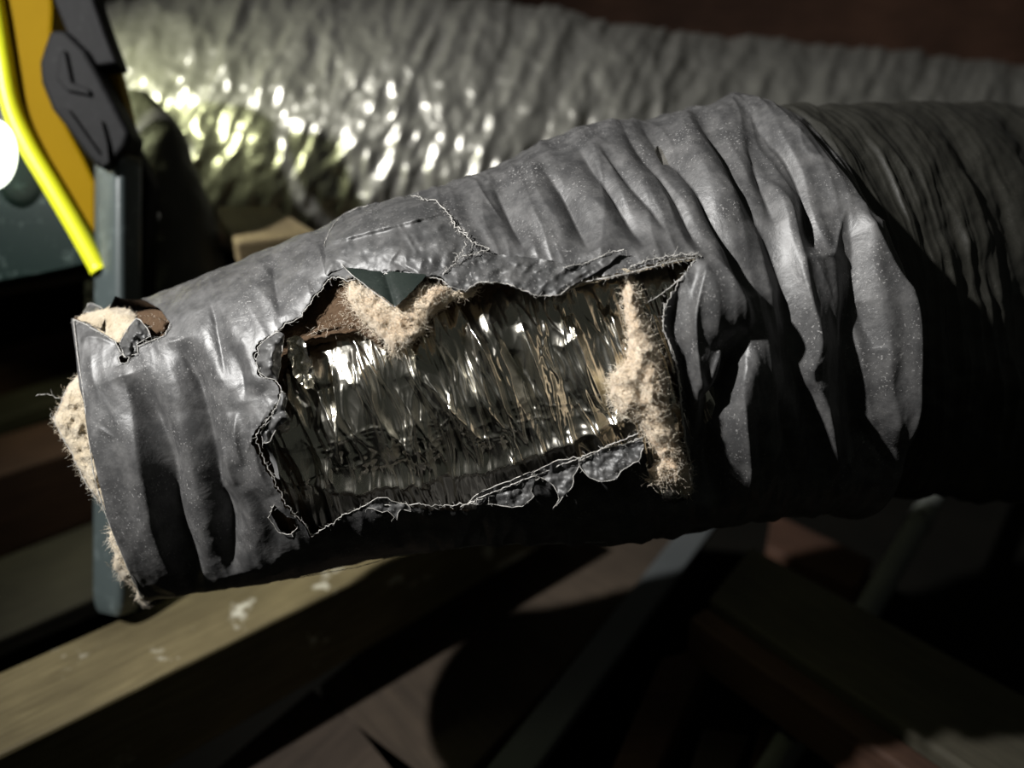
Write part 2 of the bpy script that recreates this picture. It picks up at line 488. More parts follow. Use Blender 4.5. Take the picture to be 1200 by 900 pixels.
# folds: polyline (top to bottom), height in mm, reach to its left and right in px, exponent
FOLDS = [
    # right of the tear: dark valleys, bright ridges
    ([(576, 214), (593, 247), (617, 295)], -8, 8, 20, 1.2),
    ([(632, 192), (654, 220), (667, 245), (692, 298)], -13, 10, 26, 1.2),
    ([(675, 168), (704, 203), (724, 233), (758, 292)], -13, 12, 26, 1.2),
    ([(700, 164), (733, 200), (767, 242), (784, 275)], -6, 6, 14, 1.2),
    ([(722, 140), (766, 182), (795, 224), (826, 298)], -14, 15, 22, 1.2),
    ([(744, 135), (784, 164), (818, 204), (838, 244), (862, 295), (880, 350)], -13, 12, 26, 1.2),
    ([(808, 125), (845, 162), (864, 195), (886, 235), (906, 275), (925, 340), (935, 430), (953, 490), (960, 570)], -13, 18, 26, 1.2),
    ([(877, 150), (898, 205), (915, 258)], -9, 9, 14, 1.2),
    ([(864, 116), (916, 165), (943, 211), (955, 267), (962, 300)], -15, 19, 20, 1.2),
    ([(950, 122), (985, 175), (1010, 215), (1029, 264)], -11, 24, 16, 1.3),
    ([(990, 240), (1003, 294), (1006, 345), (996, 400), (1004, 470), (1016, 560)], -12, 18, 18, 1.3),
    ([(1032, 266), (1042, 305), (1050, 342)], -7, 9, 9, 1.2),
    ([(1014, 497), (1026, 522), (1042, 548)], -6, 8, 14, 1.2),
    ([(1012, 352), (1020, 390), (1026, 410)], -4, 8, 10, 1.2),
    ([(800, 128), (835, 165), (858, 205), (880, 250)], 4, 20, 8, 1.4),
    ([(895, 130), (935, 185), (955, 235), (975, 290)], 5, 14, 16, 1.5),
    ([(905, 200), (928, 240), (938, 290), (948, 350), (958, 400), (952, 440), (972, 490), (984, 580)], 8, 14, 12, 1.4),
    ([(996, 238), (1018, 285), (1040, 330), (1052, 367), (1053, 460), (1049, 520)], 8, 22, 9, 1.2),
    ([(1046, 250), (1062, 300), (1066, 350)], 4, 10, 10, 1.4),
    ([(952, 118), (993, 175), (1024, 230), (1031, 262)], 5, 8, 8, 1.3),
    # panel right of the tear and the black pocket beside it
    ([(826, 304), (816, 345), (811, 380), (815, 420), (822, 450), (836, 470)], 6, 5, 26, 1.5),
    ([(832, 300), (850, 335), (868, 366), (878, 386)], 13, 36, 9, 1.4),
    ([(878, 388), (862, 420), (850, 450), (838, 500), (832, 590)], -20, 20, 13, 1.8),
    ([(846, 408), (838, 440), (834, 468)], 9, 7, 6, 1.4),
    ([(880, 390), (872, 425), (866, 460), (872, 520), (880, 590)], 7, 8, 14, 1.3),
    ([(806, 395), (806, 440), (814, 500), (822, 560)], -9, 9, 8, 1.4),
    ([(884, 480), (888, 520), (896, 590)], -4, 5, 9, 1.3),
    ([(911, 460), (926, 520), (934, 560), (938, 590)], -6, 6, 12, 1.2),
    # left of the tear
    ([(142, 427), (153, 473), (165, 530), (172, 569), (183, 622), (201, 667), (222, 696)], 9, 16, 8, 1.3),
    ([(150, 440), (168, 485), (187, 540), (194, 595), (207, 640), (228, 692)], -17, 19, 17, 1.5),
    ([(207, 400), (222, 455), (238, 535), (244, 575), (256, 610), (274, 672)], -17, 14, 18, 1.4),
    ([(205, 396), (214, 440), (222, 480)], 4, 16, 6, 1.3),
    ([(248, 352), (254, 393), (262, 445)], -3.2, 5, 12, 1.2),
    ([(318, 305), (321, 338), (331, 374)], -4.2, 6, 14, 1.2),
    ([(272, 405), (282, 435), (288, 470)], -4, 10, 12, 1.4),
    ([(277, 482), (281, 515), (286, 546)], 4.5, 10, 5, 1.2),
    ([(259, 518), (268, 540), (278, 570)], 4, 9, 6, 1.2),
    ([(294, 574), (302, 590), (316, 612), (330, 650)], -4.5, 12, 16, 1.5),
    ([(250, 580), (262, 600), (280, 632)], -4, 14, 14, 1.6),
    ([(373, 285), (378, 300), (384, 326)], 3, 7, 7, 1.2),
    ([(300, 500), (306, 540), (320, 580)], 4, 10, 6, 1.3),
    ([(108, 470), (118, 540), (135, 610), (160, 670)], 3, 14, 14, 1.6),
    ([(95, 400), (112, 396), (136, 404)], 2, 4, 6, 1.2),
    ([(800, 325), (792, 350), (789, 385), (798, 420), (804, 470), (810, 530)], -11, 12, 9, 1.5),
    # sharp creases
    ([(1037, 342), (1052, 367), (1052, 460), (1049, 519)], 1.6, 2.6, 2.2, 1.2), ([(967, 398), (962, 420), (947, 436)], 1.6, 2.4, 2.4, 1.2), ([(947, 442), (958, 454), (972, 456)], 1.4, 2.4, 2.4, 1.2),
    ([(982, 474), (986, 486), (990, 508), (994, 540), (1002, 575)], 1.6, 2.6, 2.4, 1.2), ([(935, 300), (944, 340), (953, 380)], 1.4, 2.6, 2.6, 1.2), ([(953, 286), (970, 298), (982, 292), (988, 262), (992, 240)], 1.8, 2.6, 2.6, 1.2),
    ([(983, 226), (1000, 240), (1018, 262), (1032, 268)], 1.6, 2.6, 2.6, 1.2), ([(835, 464), (833, 440), (843, 412), (858, 394), (876, 387)], 2.0, 2.6, 2.6, 1.2), ([(875, 410), (871, 430), (864, 452)], 1.4, 2.4, 2.4, 1.2),
    ([(824, 312), (816, 340), (811, 370), (813, 405), (820, 445), (835, 464)], 1.6, 2.4, 2.6, 1.2), ([(933, 150), (944, 175), (968, 190), (980, 200)], 1.3, 2.4, 2.4, 1.2), ([(700, 170), (716, 186), (732, 205)], 1.0, 2.2, 2.2, 1.2),
    ([(558, 216), (572, 236), (590, 258)], 1.1, 2.2, 2.2, 1.2), 
    ([(120, 500), (130, 508), (138, 514)], .9, 2.0, 2.0, 1.2), ([(318, 480), (300, 515), (288, 535)], 1.2, 2.2, 2.2, 1.2), ([(1026, 212), (1045, 240), (1058, 270), (1072, 305)], 1.6, 2.4, 2.4, 1.2),
    # underside
    ([(455, 600), (470, 640)], -3, 8, 12, 1.2), ([(560, 600), (572, 636)], -3, 8, 12, 1.2),
    ([(650, 580), (668, 634)], -4, 9, 12, 1.2), ([(735, 590), (748, 630)], -4, 9, 12, 1.2),
]


def fold_field(X, Y, folds, unit=0.001):
    h = np.zeros(X.shape)
    for pts, A, wl, wr, ex in folds:
        pts = resample(smooth_table(pts, 6 * len(pts)), 9)
        m = 3.2 * max(wl, wr)
        x0, y0 = pts.min(0) - m; x1, y1 = pts.max(0) + m
        c = (X > x0) & (X < x1) & (Y > y0) & (Y < y1)
        if not c.any(): continue
        xs, ys = X[c], Y[c]
        best = np.full(xs.shape, 1e18); sgn = np.zeros(xs.shape); tt_ = np.zeros(xs.shape); k = len(pts) - 1
        for i in range(k):
            ax, ay = pts[i]; dx, dy = pts[i + 1] - pts[i]; L = dx * dx + dy * dy
            t_ = np.clip(((xs - ax) * dx + (ys - ay) * dy) / L, 0, 1)
            rx, ry = xs - ax - t_ * dx, ys - ay - t_ * dy
            d = rx * rx + ry * ry; mm = d < best
            best = np.where(mm, d, best); sgn = np.where(mm, -(dx * ry - dy * rx), sgn); tt_ = np.where(mm, (i + t_) / k, tt_)
        d = np.sqrt(best); wdt = np.where(sgn > 0, wr, wl)
        e = np.exp(-(d / wdt) ** ex)
        tp = float(np.clip(55.0 / (9.0 * k), 0.16, 0.5)); ta = np.clip(tt_ / tp, 0, 1) * np.clip((1 - tt_) / tp, 0, 1)
        h[c] += A * unit * e * (ta * (2 - ta))
    return h


def jacket_h(X, Y, u=None, th=None):
    """relief of the crumpled jacket in metres (X, Y: pixel where the bare sleeve is seen)"""
    h = fold_field(X, Y, FOLDS)
    if u is None: X, Y = arc_coords(X, Y)
    else: X, Y = 120 + 940 * u, 430 - 230 * th
    lean = X                                            # folds run round the tube
    wx = lean + 9 * pn(X / 70, Y / 90, 5)
    hard = np.clip((lean - 480) / 220, 0, 1)
    a = 0.55 + 0.65 * hard
    h = h + 0.0019 * a * ridged(wx / 46, Y / 300, 11)
    h = h + 0.0010 * a * ridged(wx / 21, Y / 170, 12)
    h = h + 0.0011 * fbm(X / 48, Y / 130, 3, 20)
    cr = np.clip(pn(X / 55, Y / 75, 31) + 0.1, 0, 1)
    h = h + 0.0016 * cr * crumple(X / 30 + Y / 90, Y / 62 - X / 90, 5)
    h = h + 0.00055 * crumple(X / 13 + Y / 40, Y / 26 - X / 60, 6) * np.clip(pn(X / 40, Y / 50, 35) + 0.4, 0, 1)
    return h


def clip_grid(X3, Nn, px, py, front, polys, faces):
    """remove what lies inside the outlines and pull the rim on to them"""
    V = X3.reshape(-1, 3).copy(); px = px.ravel().copy(); py = py.ravel().copy(); fr = front.ravel()
    keep = np.ones(len(faces), bool)
    for poly in polys:
        ins = inside(px, py, poly) & fr
        f_in = ins[faces]
        keep &= ~f_in.all(1)
        mix = f_in.any(1) & ~f_in.all(1)
        mv = np.unique(faces[mix & keep].ravel()); mv = mv[ins[mv]]
        if len(mv):
            qx, qy, _ = nearest_on(poly, px[mv], py[mv])
            px[mv] = qx; py[mv] = qy
            V[mv] = P(qx, qy, depth_at(qx, qy))
    return V, px, py, faces[keep]


def grid_faces(nu, nv, wrap=False):
    i = np.arange(nu - 1)[:, None]; j = np.arange(nv if wrap else nv - 1)[None, :]
    a = i * nv + j; b = i * nv + (j + 1) % nv; c = (i + 1) * nv + (j + 1) % nv; d = (i + 1) * nv + j
    return np.stack([a, d, c, b], -1).reshape(-1, 4)


# =================================================================== the setting
ZJ = 0.70                                     # level of the joist tops


def on_z(px, py, z=ZJ):
    r = FWD + RIGHT * ((px - 600) / F) + UP * ((450 - py) / F)
    return CAM + r * ((z - CAM[2]) / r[2])


def solid_from_top(name, quad, height, mat, parent=None, bev=0.004, sub=None):
    """a timber whose top face has the four corners given (any order round), going down by height; local x runs along it"""
    q = np.array(quad); org = q.mean(0); ax = q[1] - q[0]; ang = math.atan2(ax[1], ax[0])
    R = np.array([[math.cos(ang), math.sin(ang), 0], [-math.sin(ang), math.cos(ang), 0], [0, 0, 1]])
    loc = (q - org) @ R.T
    low = loc - np.array([0, 0, height])
    v = [tuple(x) for x in loc] + [tuple(x) for x in low]
    f = [(0, 1, 2, 3), (7, 6, 5, 4)] + [(i, i + 4, (i + 1) % 4 + 4, (i + 1) % 4) for i in range(4)]
    me = bpy.data.meshes.new(name); me.from_pydata(v, [], f); me.validate(); me.materials.append(mat)
    import bmesh
    bm = bmesh.new(); bm.from_mesh(me); bmesh.ops.recalc_face_normals(bm, faces=bm.faces); bm.to_mesh(me); bm.free()
    o = bpy.data.objects.new(name, me); COL.objects.link(o); o.location = org; o.rotation_euler = (0, 0, ang)
    if parent: adopt(o, parent)
    bevel(o, bev, 2)
    return o


def quad_strip(p1, p2, width, z=ZJ, ext=(0, 0)):
    """top face: near edge through pixels p1-p2 on level z, width metres away from the camera"""
    a, b = on_z(*p1, z), on_z(*p2, z); d = (b - a) / np.linalg.norm(b - a)
    n = np.array([-d[1], d[0], 0]);
    if n[1] < 0: n = -n
    a = a - d * ext[0]; b = b + d * ext[1]
    return [a, b, b + n * width, a + n * width]


def box(name, lo, hi, mat, bev=0.0):
    x0, y0, z0 = lo; x1, y1, z1 = hi
    v = [(x0, y0, z0), (x1, y0, z0), (x1, y1, z0), (x0, y1, z0), (x0, y0, z1), (x1, y0, z1), (x1, y1, z1), (x0, y1, z1)]
    f = [(0, 3, 2, 1), (4, 5, 6, 7), (0, 1, 5, 4), (1, 2, 6, 5), (2, 3, 7, 6), (3, 0, 4, 7)]
    o = mesh_py(name, v, f, mat)
    if bev: bevel(o, bev)
    return o


fl = box('floor', (-4, -3, 0.28), (4, 5.2, 0.34), MAT['floor']); tag(fl, 'dark dusty attic floor below the joists', kind='structure')
ce = mesh_py('ceiling', [(-4, 1.9, 2.5), (4, 1.9, 2.5), (4, 5.2, 0.3), (-4, 5.2, 0.3), (-4, 1.95, 2.58), (4, 1.95, 2.58), (4, 5.28, 0.36), (-4, 5.28, 0.36)],
             [(0, 1, 2, 3), (7, 6, 5, 4), (0, 4, 5, 1), (1, 5, 6, 2), (2, 6, 7, 3), (3, 7, 4, 0)], MAT['roof'])
tag(ce, 'dark brown underside of the sloping roof', kind='structure')

# ------------------------------------------------------------------ timbers below the duct
jA = solid_from_top('floor_joist', quad_strip((0, 885), (440, 668), 0.112, ZJ, (0.35, 0.25)), 0.09, MAT['joist'])
tag(jA, 'lit olive-brown joist at lower left under the lamp leg', 'joist', 'joists on the left')
ledge = solid_from_top('ledger_plank', quad_strip((60, 930), (470, 700), 0.05, ZJ - 0.075, (0.3, 0.3)), 0.05, MAT['joist'])
tag(ledge, 'narrow brown plank fixed along the near side of the lit joist', 'plank')
jB = solid_from_top('floor_joist', quad_strip((0, 556), (110, 520), 0.13, ZJ, (0.5, 0.7)), 0.13, MAT['red_wood'])
tag(jB, 'red-brown joist behind the black lamp leg at left', 'joist', 'joists on the left')
sill = solid_from_top('sill_plank', quad_strip((0, 748), (110, 700), 0.30, ZJ - 0.13, (0.5, 0.7)), 0.03, MAT['grey_wood'])
tag(sill, 'dark olive board lying in the gap between the two left joists', 'board')
jC = solid_from_top('floor_joist', quad_strip((0, 432), (110, 398), 0.10, ZJ, (0.7, 0.9)), 0.10, MAT['red_wood'])
tag(jC, 'dim red-brown joist farthest back at the left edge', 'joist', 'joists on the left')
planks = solid_from_top('grey_plank', quad_strip((0, 492), (110, 455), 0.10, ZJ - 0.02, (0.7, 0.9)), 0.03, MAT['grey_wood'])
tag(planks, 'greyish plank between the two far joists at left', 'plank')

ZB = ZJ - 0.16
bdF = solid_from_top('floor_board', [on_z(500, 960, ZB), on_z(374, 802, ZB), on_z(640, 575, ZB), on_z(840, 590, ZB)], 0.02, MAT['board'])
tag(bdF, 'wide brown floor board under the middle of the torn duct', 'board')
bdG = solid_from_top('floor_board', [on_z(180, 960, ZB), on_z(366, 806, ZB), on_z(490, 900, ZB), on_z(560, 965, ZB)], 0.02, MAT['brown_wood'])
tag(bdG, 'brown board corner at the bottom edge beside a dark seam', 'board')
st = solid_from_top('metal_strip', [on_z(520, 960, ZB + .012), on_z(585, 960, ZB + .012), on_z(845, 607, ZB + .012), on_z(800, 615, ZB + .012)], 0.012, MAT['strip'])
tag(st, 'blue-grey metal strip along the right side of the wide board', 'strip')

ZD = ZJ - 0.03
jD = solid_from_top('crossing_joist', [on_z(832, 700, ZD), on_z(1170, 925, ZD), on_z(1330, 885, ZD), on_z(880, 640, ZD)], 0.075, MAT['grey_wood'])
tag(jD, 'dusty crossing joist at lower right below the duct', 'joist')
ea, eb = on_z(832, 700, ZD), on_z(1170, 925, ZD); ed0 = (eb - ea) / np.linalg.norm(eb - ea); en0 = np.array([ed0[1], -ed0[0], 0])
if en0[1] > 0: en0 = -en0
dz0 = np.array([0, 0, -0.012])
jD2 = solid_from_top('joist_facing', [ea + en0 * .004 + dz0, eb + en0 * .004 + dz0, eb + en0 * .034 + dz0, ea + en0 * .034 + dz0], 0.06, MAT['red_wood'])
tag(jD2, 'red-brown lumber facing along the near side of the crossing joist', 'plank')
ZE = ZJ - 0.17
jE = solid_from_top('short_stud', [on_z(690, 960, ZE), on_z(745, 960, ZE), on_z(838, 755, ZE), on_z(775, 770, ZE)], 0.05, MAT['red_wood'])
tag(jE, 'dark reddish stud running under the crossing joist', 'stud')
rb = solid_from_top('wood_block', [on_z(898, 640, ZE), on_z(1005, 690, ZE), on_z(1024, 655, ZE), on_z(905, 600, ZE)], 0.06, MAT['red_wood'])
tag(rb, 'reddish wood block beside the grey conduit under the duct', 'wood block')
c1 = solid_from_top('wood_offcut', [on_z(800, 930, ZE), on_z(850, 935, ZE), on_z(880, 860, ZE), on_z(825, 852, ZE)], 0.04, MAT['brown_wood'])
tag(c1, 'small pale wood offcut at the bottom edge by the conduit', 'offcut')
c2 = solid_from_top('wood_offcut', [on_z(872, 925, ZE), on_z(902, 930, ZE), on_z(912, 850, ZE), on_z(892, 846, ZE)], 0.05, MAT['red_wood'])
tag(c2, 'small orange-brown wood offcut touching the pale offcut', 'offcut')


def tube_path(name, pts, rad, mat, parent=None, sides=16, cap=True):
    pts = np.array(pts, float); n = len(pts); rad = np.broadcast_to(rad, (n,))
    tg = np.gradient(pts, axis=0); tg /= np.linalg.norm(tg, axis=1)[:, None]
    ref = np.array([0.31, 0.2, 0.93]); V = []
    for p, t_, r in zip(pts, tg, rad):
        a = np.cross(t_, ref); a /= np.linalg.norm(a); b = np.cross(t_, a)
        ang = np.linspace(0, 2 * np.pi, sides, endpoint=False)
        V.append(p + r * (np.cos(ang)[:, None] * a + np.sin(ang)[:, None] * b))
    fs = [tuple(x) for x in grid_faces(n, sides, True)]
    if cap: fs += [tuple(range(sides - 1, -1, -1)), tuple((n - 1) * sides + i for i in range(sides))]
    o = mesh_py(name, np.concatenate(V), fs, mat, None, True)
    if parent: adopt(o, parent)
    return o


cz = ZJ - 0.145
pc0, pc1 = on_z(1125, 530, cz), on_z(890, 930, cz)
cp = empty('conduit_pipe', tuple((pc0 + pc1) / 2))
tag(cp, 'grey metal conduit pipe passing under the crossing joist', 'pipe')
tube_path('pipe', np.linspace(pc0, pc1, 12), 0.0165, MAT['conduit'], cp)
pm = pc0 + (pc1 - pc0) * 0.30; pd = (pc1 - pc0) / np.linalg.norm(pc1 - pc0)
tube_path('coupling', np.array([pm - pd * .02, pm + pd * .02]), 0.0185, MAT['conduit'], cp)

# ------------------------------------------------------------------ silver duct behind
BACK = [(-120, 40, -150, 230, 1.22, .150, -20),
        (60, 14, 40, 262, 1.26, .170, 0),
        (200, -2, 200, 285, 1.30, .185, 15),
        (330, -6, 360, 300, 1.33, .195, 30),
        (480, -2, 520, 318, 1.36, .20, 40),
        (640, 12, 690, 330, 1.40, .205, 50),
        (760, 36, 810, 340, 1.44, .205, 55),
        (1000, 58, 1040, 350, 1.50, .205, 60),
        (1200, 80, 1230, 370, 1.56, .21, 60),
        (1450, 104, 1470, 390, 1.64, .21, 60)]
nu, thb = 520, theta_grid(190, 40)
Xk, Nk = tube_base(BACK, nu, thb)
qx, qy, _ = project(Xk)
lean = qx + (qy - 150) * 0.45
hk = 0.0060 * ridged(lean / 60 + 0.25 * pn(qx / 70, qy / 60, 2), qy / 260, 3) + 0.0035 * ridged(lean / 30, qy / 120, 4) + 0.004 * crumple(lean / 26, qy / 44, 7) + 0.0016 * crumple(lean / 12, qy / 18, 8) \
    + 0.0028 * ridged(qx / 24 + qy / 50, qy / 40 - qx / 90, 6) + 0.003 * fbm(qx / 36, qy / 50, 3, 8)
back = empty('silver_flex_duct', tuple(Xk[nu // 2].mean(0)))
tag(back, 'silver foil-jacketed flexible duct running behind the torn black one', 'duct')
adopt(mesh_np('foil_jacket', (Xk + Nk * hk[..., None]).reshape(-1, 3), grid_faces(nu, len(thb), True), MAT['silver']), back)
# dark rounded bulk behind the lamp leg
WR = [(118, 100, 172, 108, .998, .020, 0), (112, 120, 205, 142, .998, .040, 0), (110, 165, 226, 185, .998, .055, 0), (108, 215, 243, 232, .998, .062, 0),
      (106, 280, 258, 284, 1.0, .064, 0), (100, 350, 268, 350, 1.0, .064, 0), (95, 430, 268, 430, 1.0, .064, 0)]
tw = np.linspace(0, 2 * np.pi, 72, endpoint=False)
Xw, Nw = tube_base(WR, 90, tw, 1.0)
qx, qy, _ = project(Xw)
Xw = Xw + Nw * (0.002 * fbm(qx / 60, qy / 60, 3, 5) + 0.0012 * ridged(qx / 60, qy / 40, 9))[..., None]
Vw = np.concatenate([Xw.reshape(-1, 3), Xw[0].mean(0)[None], Xw[-1].mean(0)[None]])
fw = [tuple(x) for x in grid_faces(90, 72, True)] + [(90 * 72, (j + 1) % 72, j) for j in range(72)] + [(90 * 72 + 1, 89 * 72 + j, 89 * 72 + (j + 1) % 72) for j in range(72)]
wr = mesh_py('wrapped_bundle', Vw, fw, MAT['wrap'], None, True)
tag(wr, 'dark grey-brown rounded bulk between the lamp leg and the silver duct', 'bundle')


# ------------------------------------------------------------------ prisms from outlines
def prism(name, poly, d, thick, mat, parent=None, bev=0.002, seg=2, tilt=None):
    """outline standing d metres away, thick metres deep; tilt = (gx, gy): depth change per px"""
    poly = np.array(poly, float); c = poly.mean(0)
    dd = np.full(len(poly), d) + (0 if tilt is None else (poly[:, 0] - c[0]) * tilt[0] + (poly[:, 1] - c[1]) * tilt[1])
    A = P(poly[:, 0], poly[:, 1], dd)
    B = A + FWD * thick
    k = len(poly)
    area = 0.5 * np.sum(poly[:, 0] * np.roll(poly[:, 1], -1) - np.roll(poly[:, 0], -1) * poly[:, 1])
    if area > 0:
        f = [tuple(range(k)), tuple(range(2 * k - 1, k - 1, -1))] + [((i + 1) % k, i, i + k, (i + 1) % k + k) for i in range(k)]
    else:
        f = [tuple(range(k - 1, -1, -1)), tuple(range(k, 2 * k))] + [(i, (i + 1) % k, (i + 1) % k + k, i + k) for i in range(k)]
    f = [tuple(reversed(x)) for x in f]
    o = mesh_py(name, np.concatenate([A, B]), f, mat)
    if parent: adopt(o, parent)
    if bev: bevel(o, bev, seg, 25)
    return o


# ------------------------------------------------------------------ yellow and black work lamp
DL = 0.86
lamp = empty('work_lamp', tuple(P(138, 716, DL)))
tag(lamp, 'yellow and black work lamp with a lit bulb on a black leg', 'lamp')
prism('housing', [(-60, -60), (56, -60), (62, 10), (60, 60), (62, 100), (74, 140), (98, 185), (112, 215), (113, 306), (58, 216), (14, 138), (0, 70), (-16, -10), (-60, -40)],
      DL + .012, .05, MAT['yellow'], lamp, .004)
rimp = smooth_table([(-22, -60), (-8, 0), (3, 66), (14, 126), (34, 172), (62, 220), (90, 268), (118, 318)], 40)
rp = P(rimp[:, 0], rimp[:, 1], np.full(40, DL + .006))
tube_path('rim', rp, 0.0100, MAT['rim'], lamp, 14)
prism('lens', [(-60, 20), (-4, 70), (12, 134), (60, 220), (112, 306), (60, 318), (0, 329), (-60, 342)], DL + .020, .006, MAT['lens'], lamp, .001)
prism('back_shell', [(-60, 10), (0, 60), (60, 212), (108, 300), (108, 318), (60, 326), (0, 337), (-60, 350)], DL + .032, .05, MAT['black'], lamp, .004)
lc = P(-8, 181, DL - .004)
r_ = 0.0255
vv = [lc + r_ * math.cos(b) * (RIGHT * math.cos(a) + UP * math.sin(a) * 1.45) - FWD * (0.012 * math.sin(b)) for b in np.linspace(0, 1.45, 8) for a in np.linspace(0, 2 * math.pi, 32, endpoint=False)]
bo = mesh_py('bulb', vv, [tuple(x) for x in grid_faces(8, 32, True)] + [tuple(7 * 32 + i for i in range(32))], MAT['led'], None, True)
adopt(bo, lamp); tag(bo, 'glowing white bulb')
prism('bracket_arm', [(52, -60), (100, -60), (110, 0), (124, 40), (137, 74), (108, 78), (96, 60), (78, 40), (62, 0)], DL - .012, .03, MAT['black'], lamp, .003)
prism('hinge', [(58, 34), (76, 34), (100, 58), (112, 80), (132, 118), (152, 156), (146, 172), (130, 192), (113, 196), (98, 178), (78, 150), (60, 128), (47, 96), (45, 72), (52, 50)],
      DL - .020, .038, MAT['black'], lamp, .005, 3)
prism('hinge_rib', [(70, 60), (76, 58), (84, 96), (104, 104), (106, 112), (78, 106), (66, 92)], DL - .024, .008, MAT['black'], lamp, .0015)
prism('hinge_rib', [(70, 125), (112, 180), (119, 196), (128, 190), (126, 168), (118, 140), (124, 168), (118, 182), (80, 128)], DL - .025, .010, MAT['black'], lamp, .0015)
prism('handle', [(110, 77), (134, 73), (140, 95), (148, 130), (155, 160), (144, 150), (128, 120)], DL + .012, .02, MAT['yellow'], lamp, .002)


# leg: square tube seen on its corner, rounded foot
lv = []
ys = np.concatenate([np.linspace(186, 690, 40), 690 + 26 * np.sin(np.linspace(0, math.pi / 2, 10)[1:])])
for y in ys:
    k = 1.0 if y < 690 else math.sqrt(max(0.0, 1 - ((y - 690) / 27.0) ** 2)) * 0.30 + 0.70
    xl = 109.5 - (y - 190) * 0.004; xr = 168 + (4 if y < 330 else 0) * 0
    cxm = (xl + xr) / 2; hwid = (xr - xl) / 2 * k
    for ang in np.linspace(0, 2 * math.pi, 40, endpoint=False):
        # rounded square cross-section turned so one edge faces the lens a little left of centre
        ca, sa = math.cos(ang), math.sin(ang)
        rr = 1.0 / (abs(ca) ** 6 + abs(sa) ** 6) ** (1 / 6)
        ex, ez = rr * ca, rr * sa
        q = math.radians(28)
        gx = (ex * math.cos(q) * 1.0 + ez * math.sin(q) * 0.62); gz = (-ex * math.sin(q) * 1.0 + ez * math.cos(q) * 0.62)
        gx /= 1.145
        lv.append(P(cxm + gx * hwid, y, DL + .012) + FWD * (gz * 0.026 * k))
nly = len(ys)
lg = mesh_py('leg', lv, [tuple(x) for x in grid_faces(nly, 40, True)] + [tuple(range(39, -1, -1)), tuple((nly - 1) * 40 + i for i in range(40))], MAT['tube'], None, True)
adopt(lg, lamp); tag(lg, 'black square-tube leg with a rounded foot')
prism('leg_brace', [(150, 158), (166, 190), (177, 214), (172, 260), (170, 345), (165, 420), (150, 420), (150, 260)], DL + .035, .03, MAT['black'], lamp, .004)

bl = bpy.data.lights.new('lamp_glow', 'SPOT'); bl.energy = 5.0; bl.spot_size = math.radians(165); bl.spot_blend = 0.6; bl.color = (0.95, 1.0, 0.58); bl.shadow_soft_size = 0.03
blo = bpy.data.objects.new('lamp_glow', bl); COL.objects.link(blo); blo.location = P(60, 50, DL + .10); look(blo, P(330, 250, 1.25))
adopt(blo, lamp)

# tan block showing between the bundle and the torn duct
tb = solid_from_top('wood_block', [on_z(254, 243, 1.055), on_z(276, 284, 1.055), on_z(372, 272, 1.055), on_z(322, 241, 1.055)], 0.03, MAT['tan_wood'])
tag(tb, 'tan wood block just under the left part of the silver duct', 'wood block')
rf = mesh_py('roof_rafter', [(-3, 2.02, 1.66), (3.5, 2.35, 1.50), (3.5, 2.40, 1.00), (-3, 2.07, 1.16), (-3, 2.07, 1.66), (3.5, 2.40, 1.50), (3.5, 2.45, 1.00), (-3, 2.12, 1.16)],
             [(0, 3, 2, 1), (4, 5, 6, 7), (0, 1, 5, 4), (1, 2, 6, 5), (2, 3, 7, 6), (3, 0, 4, 7)], MAT['roof'])
tag(rf, 'dark red-brown rafter above the silver duct at upper right', 'rafter')

# =================================================================== the torn duct
duct = empty('torn_flex_duct', tuple(P(560, 640, .60)))
tag(duct, 'torn black plastic-jacketed flexible duct showing foil and fibreglass', 'duct')

NU, NF, NB = 760, 430, 60
th = theta_grid(NF, NB); NV = len(th)
X, Nn = tube_base(SLEEVE, NU, th)
px, py, _ = project(X)
front = np.zeros((NU, NV), bool); front[:, :NF] = True
fc = grid_faces(NU, NV, True)
V, px1, py1, fk = clip_grid(X, Nn, px, py, front, [HOLE, CORNER, PIN, BURN], fc)
uu = np.repeat(np.linspace(0, 1, NU), NV); tt = np.tile(th, NU)
frn = front.ravel()
hx = np.where(frn, px1, -900); hy = np.where(frn, py1, -900)
h = jacket_h(hx, hy, uu, tt)
# fade the traced relief into plain crumple near the outline, keep the outline where it is
edge = np.clip(np.cos(tt) / 0.35, 0.12, 1.0)
h = np.where(frn, h * (0.55 + 0.45 * edge), h * 0.6)
# lips of the tear stand proud or curl in
_, _, dh = nearest_on(HOLE, px1, py1)
lip = np.exp(-(dh / 16.0) ** 2) * frn
lift = np.clip(np.sin(px1 / 37.0) * 0.6 + np.sin(py1 / 23.0) * 0.5 + 0.25, -0.4, 1.0)
h = h + lip * (0.0035 * lift)
# the sleeve's right end: swells, then turns under
u0 = 0.955 - 0.075 * np.clip((tt - 0.15) / 0.9, 0, 1) * frn
e = np.clip((uu - u0) / (1 - u0), 0, 1)
h = h + 0.008 * np.exp(-((uu - u0) / 0.03) ** 2) - 0.034 * e ** 1.9
s0 = np.clip(uu / 0.012, 0, 1); h = h - 0.004 * (1 - s0) ** 2
VJ = V + Nn.reshape(-1, 3) * h[:, None]
jk = mesh_np('outer_jacket', VJ, fk, MAT['jacket']); adopt(jk, duct)
tag(jk, 'crumpled black plastic jacket with a ragged opening')


def on_jacket(qx, qy, off=0.0):
    qx = np.asarray(qx, float); qy = np.asarray(qy, float)
    d = depth_at(qx, qy); hh = jacket_h(qx, qy)
    return P(qx, qy, d - hh - off)


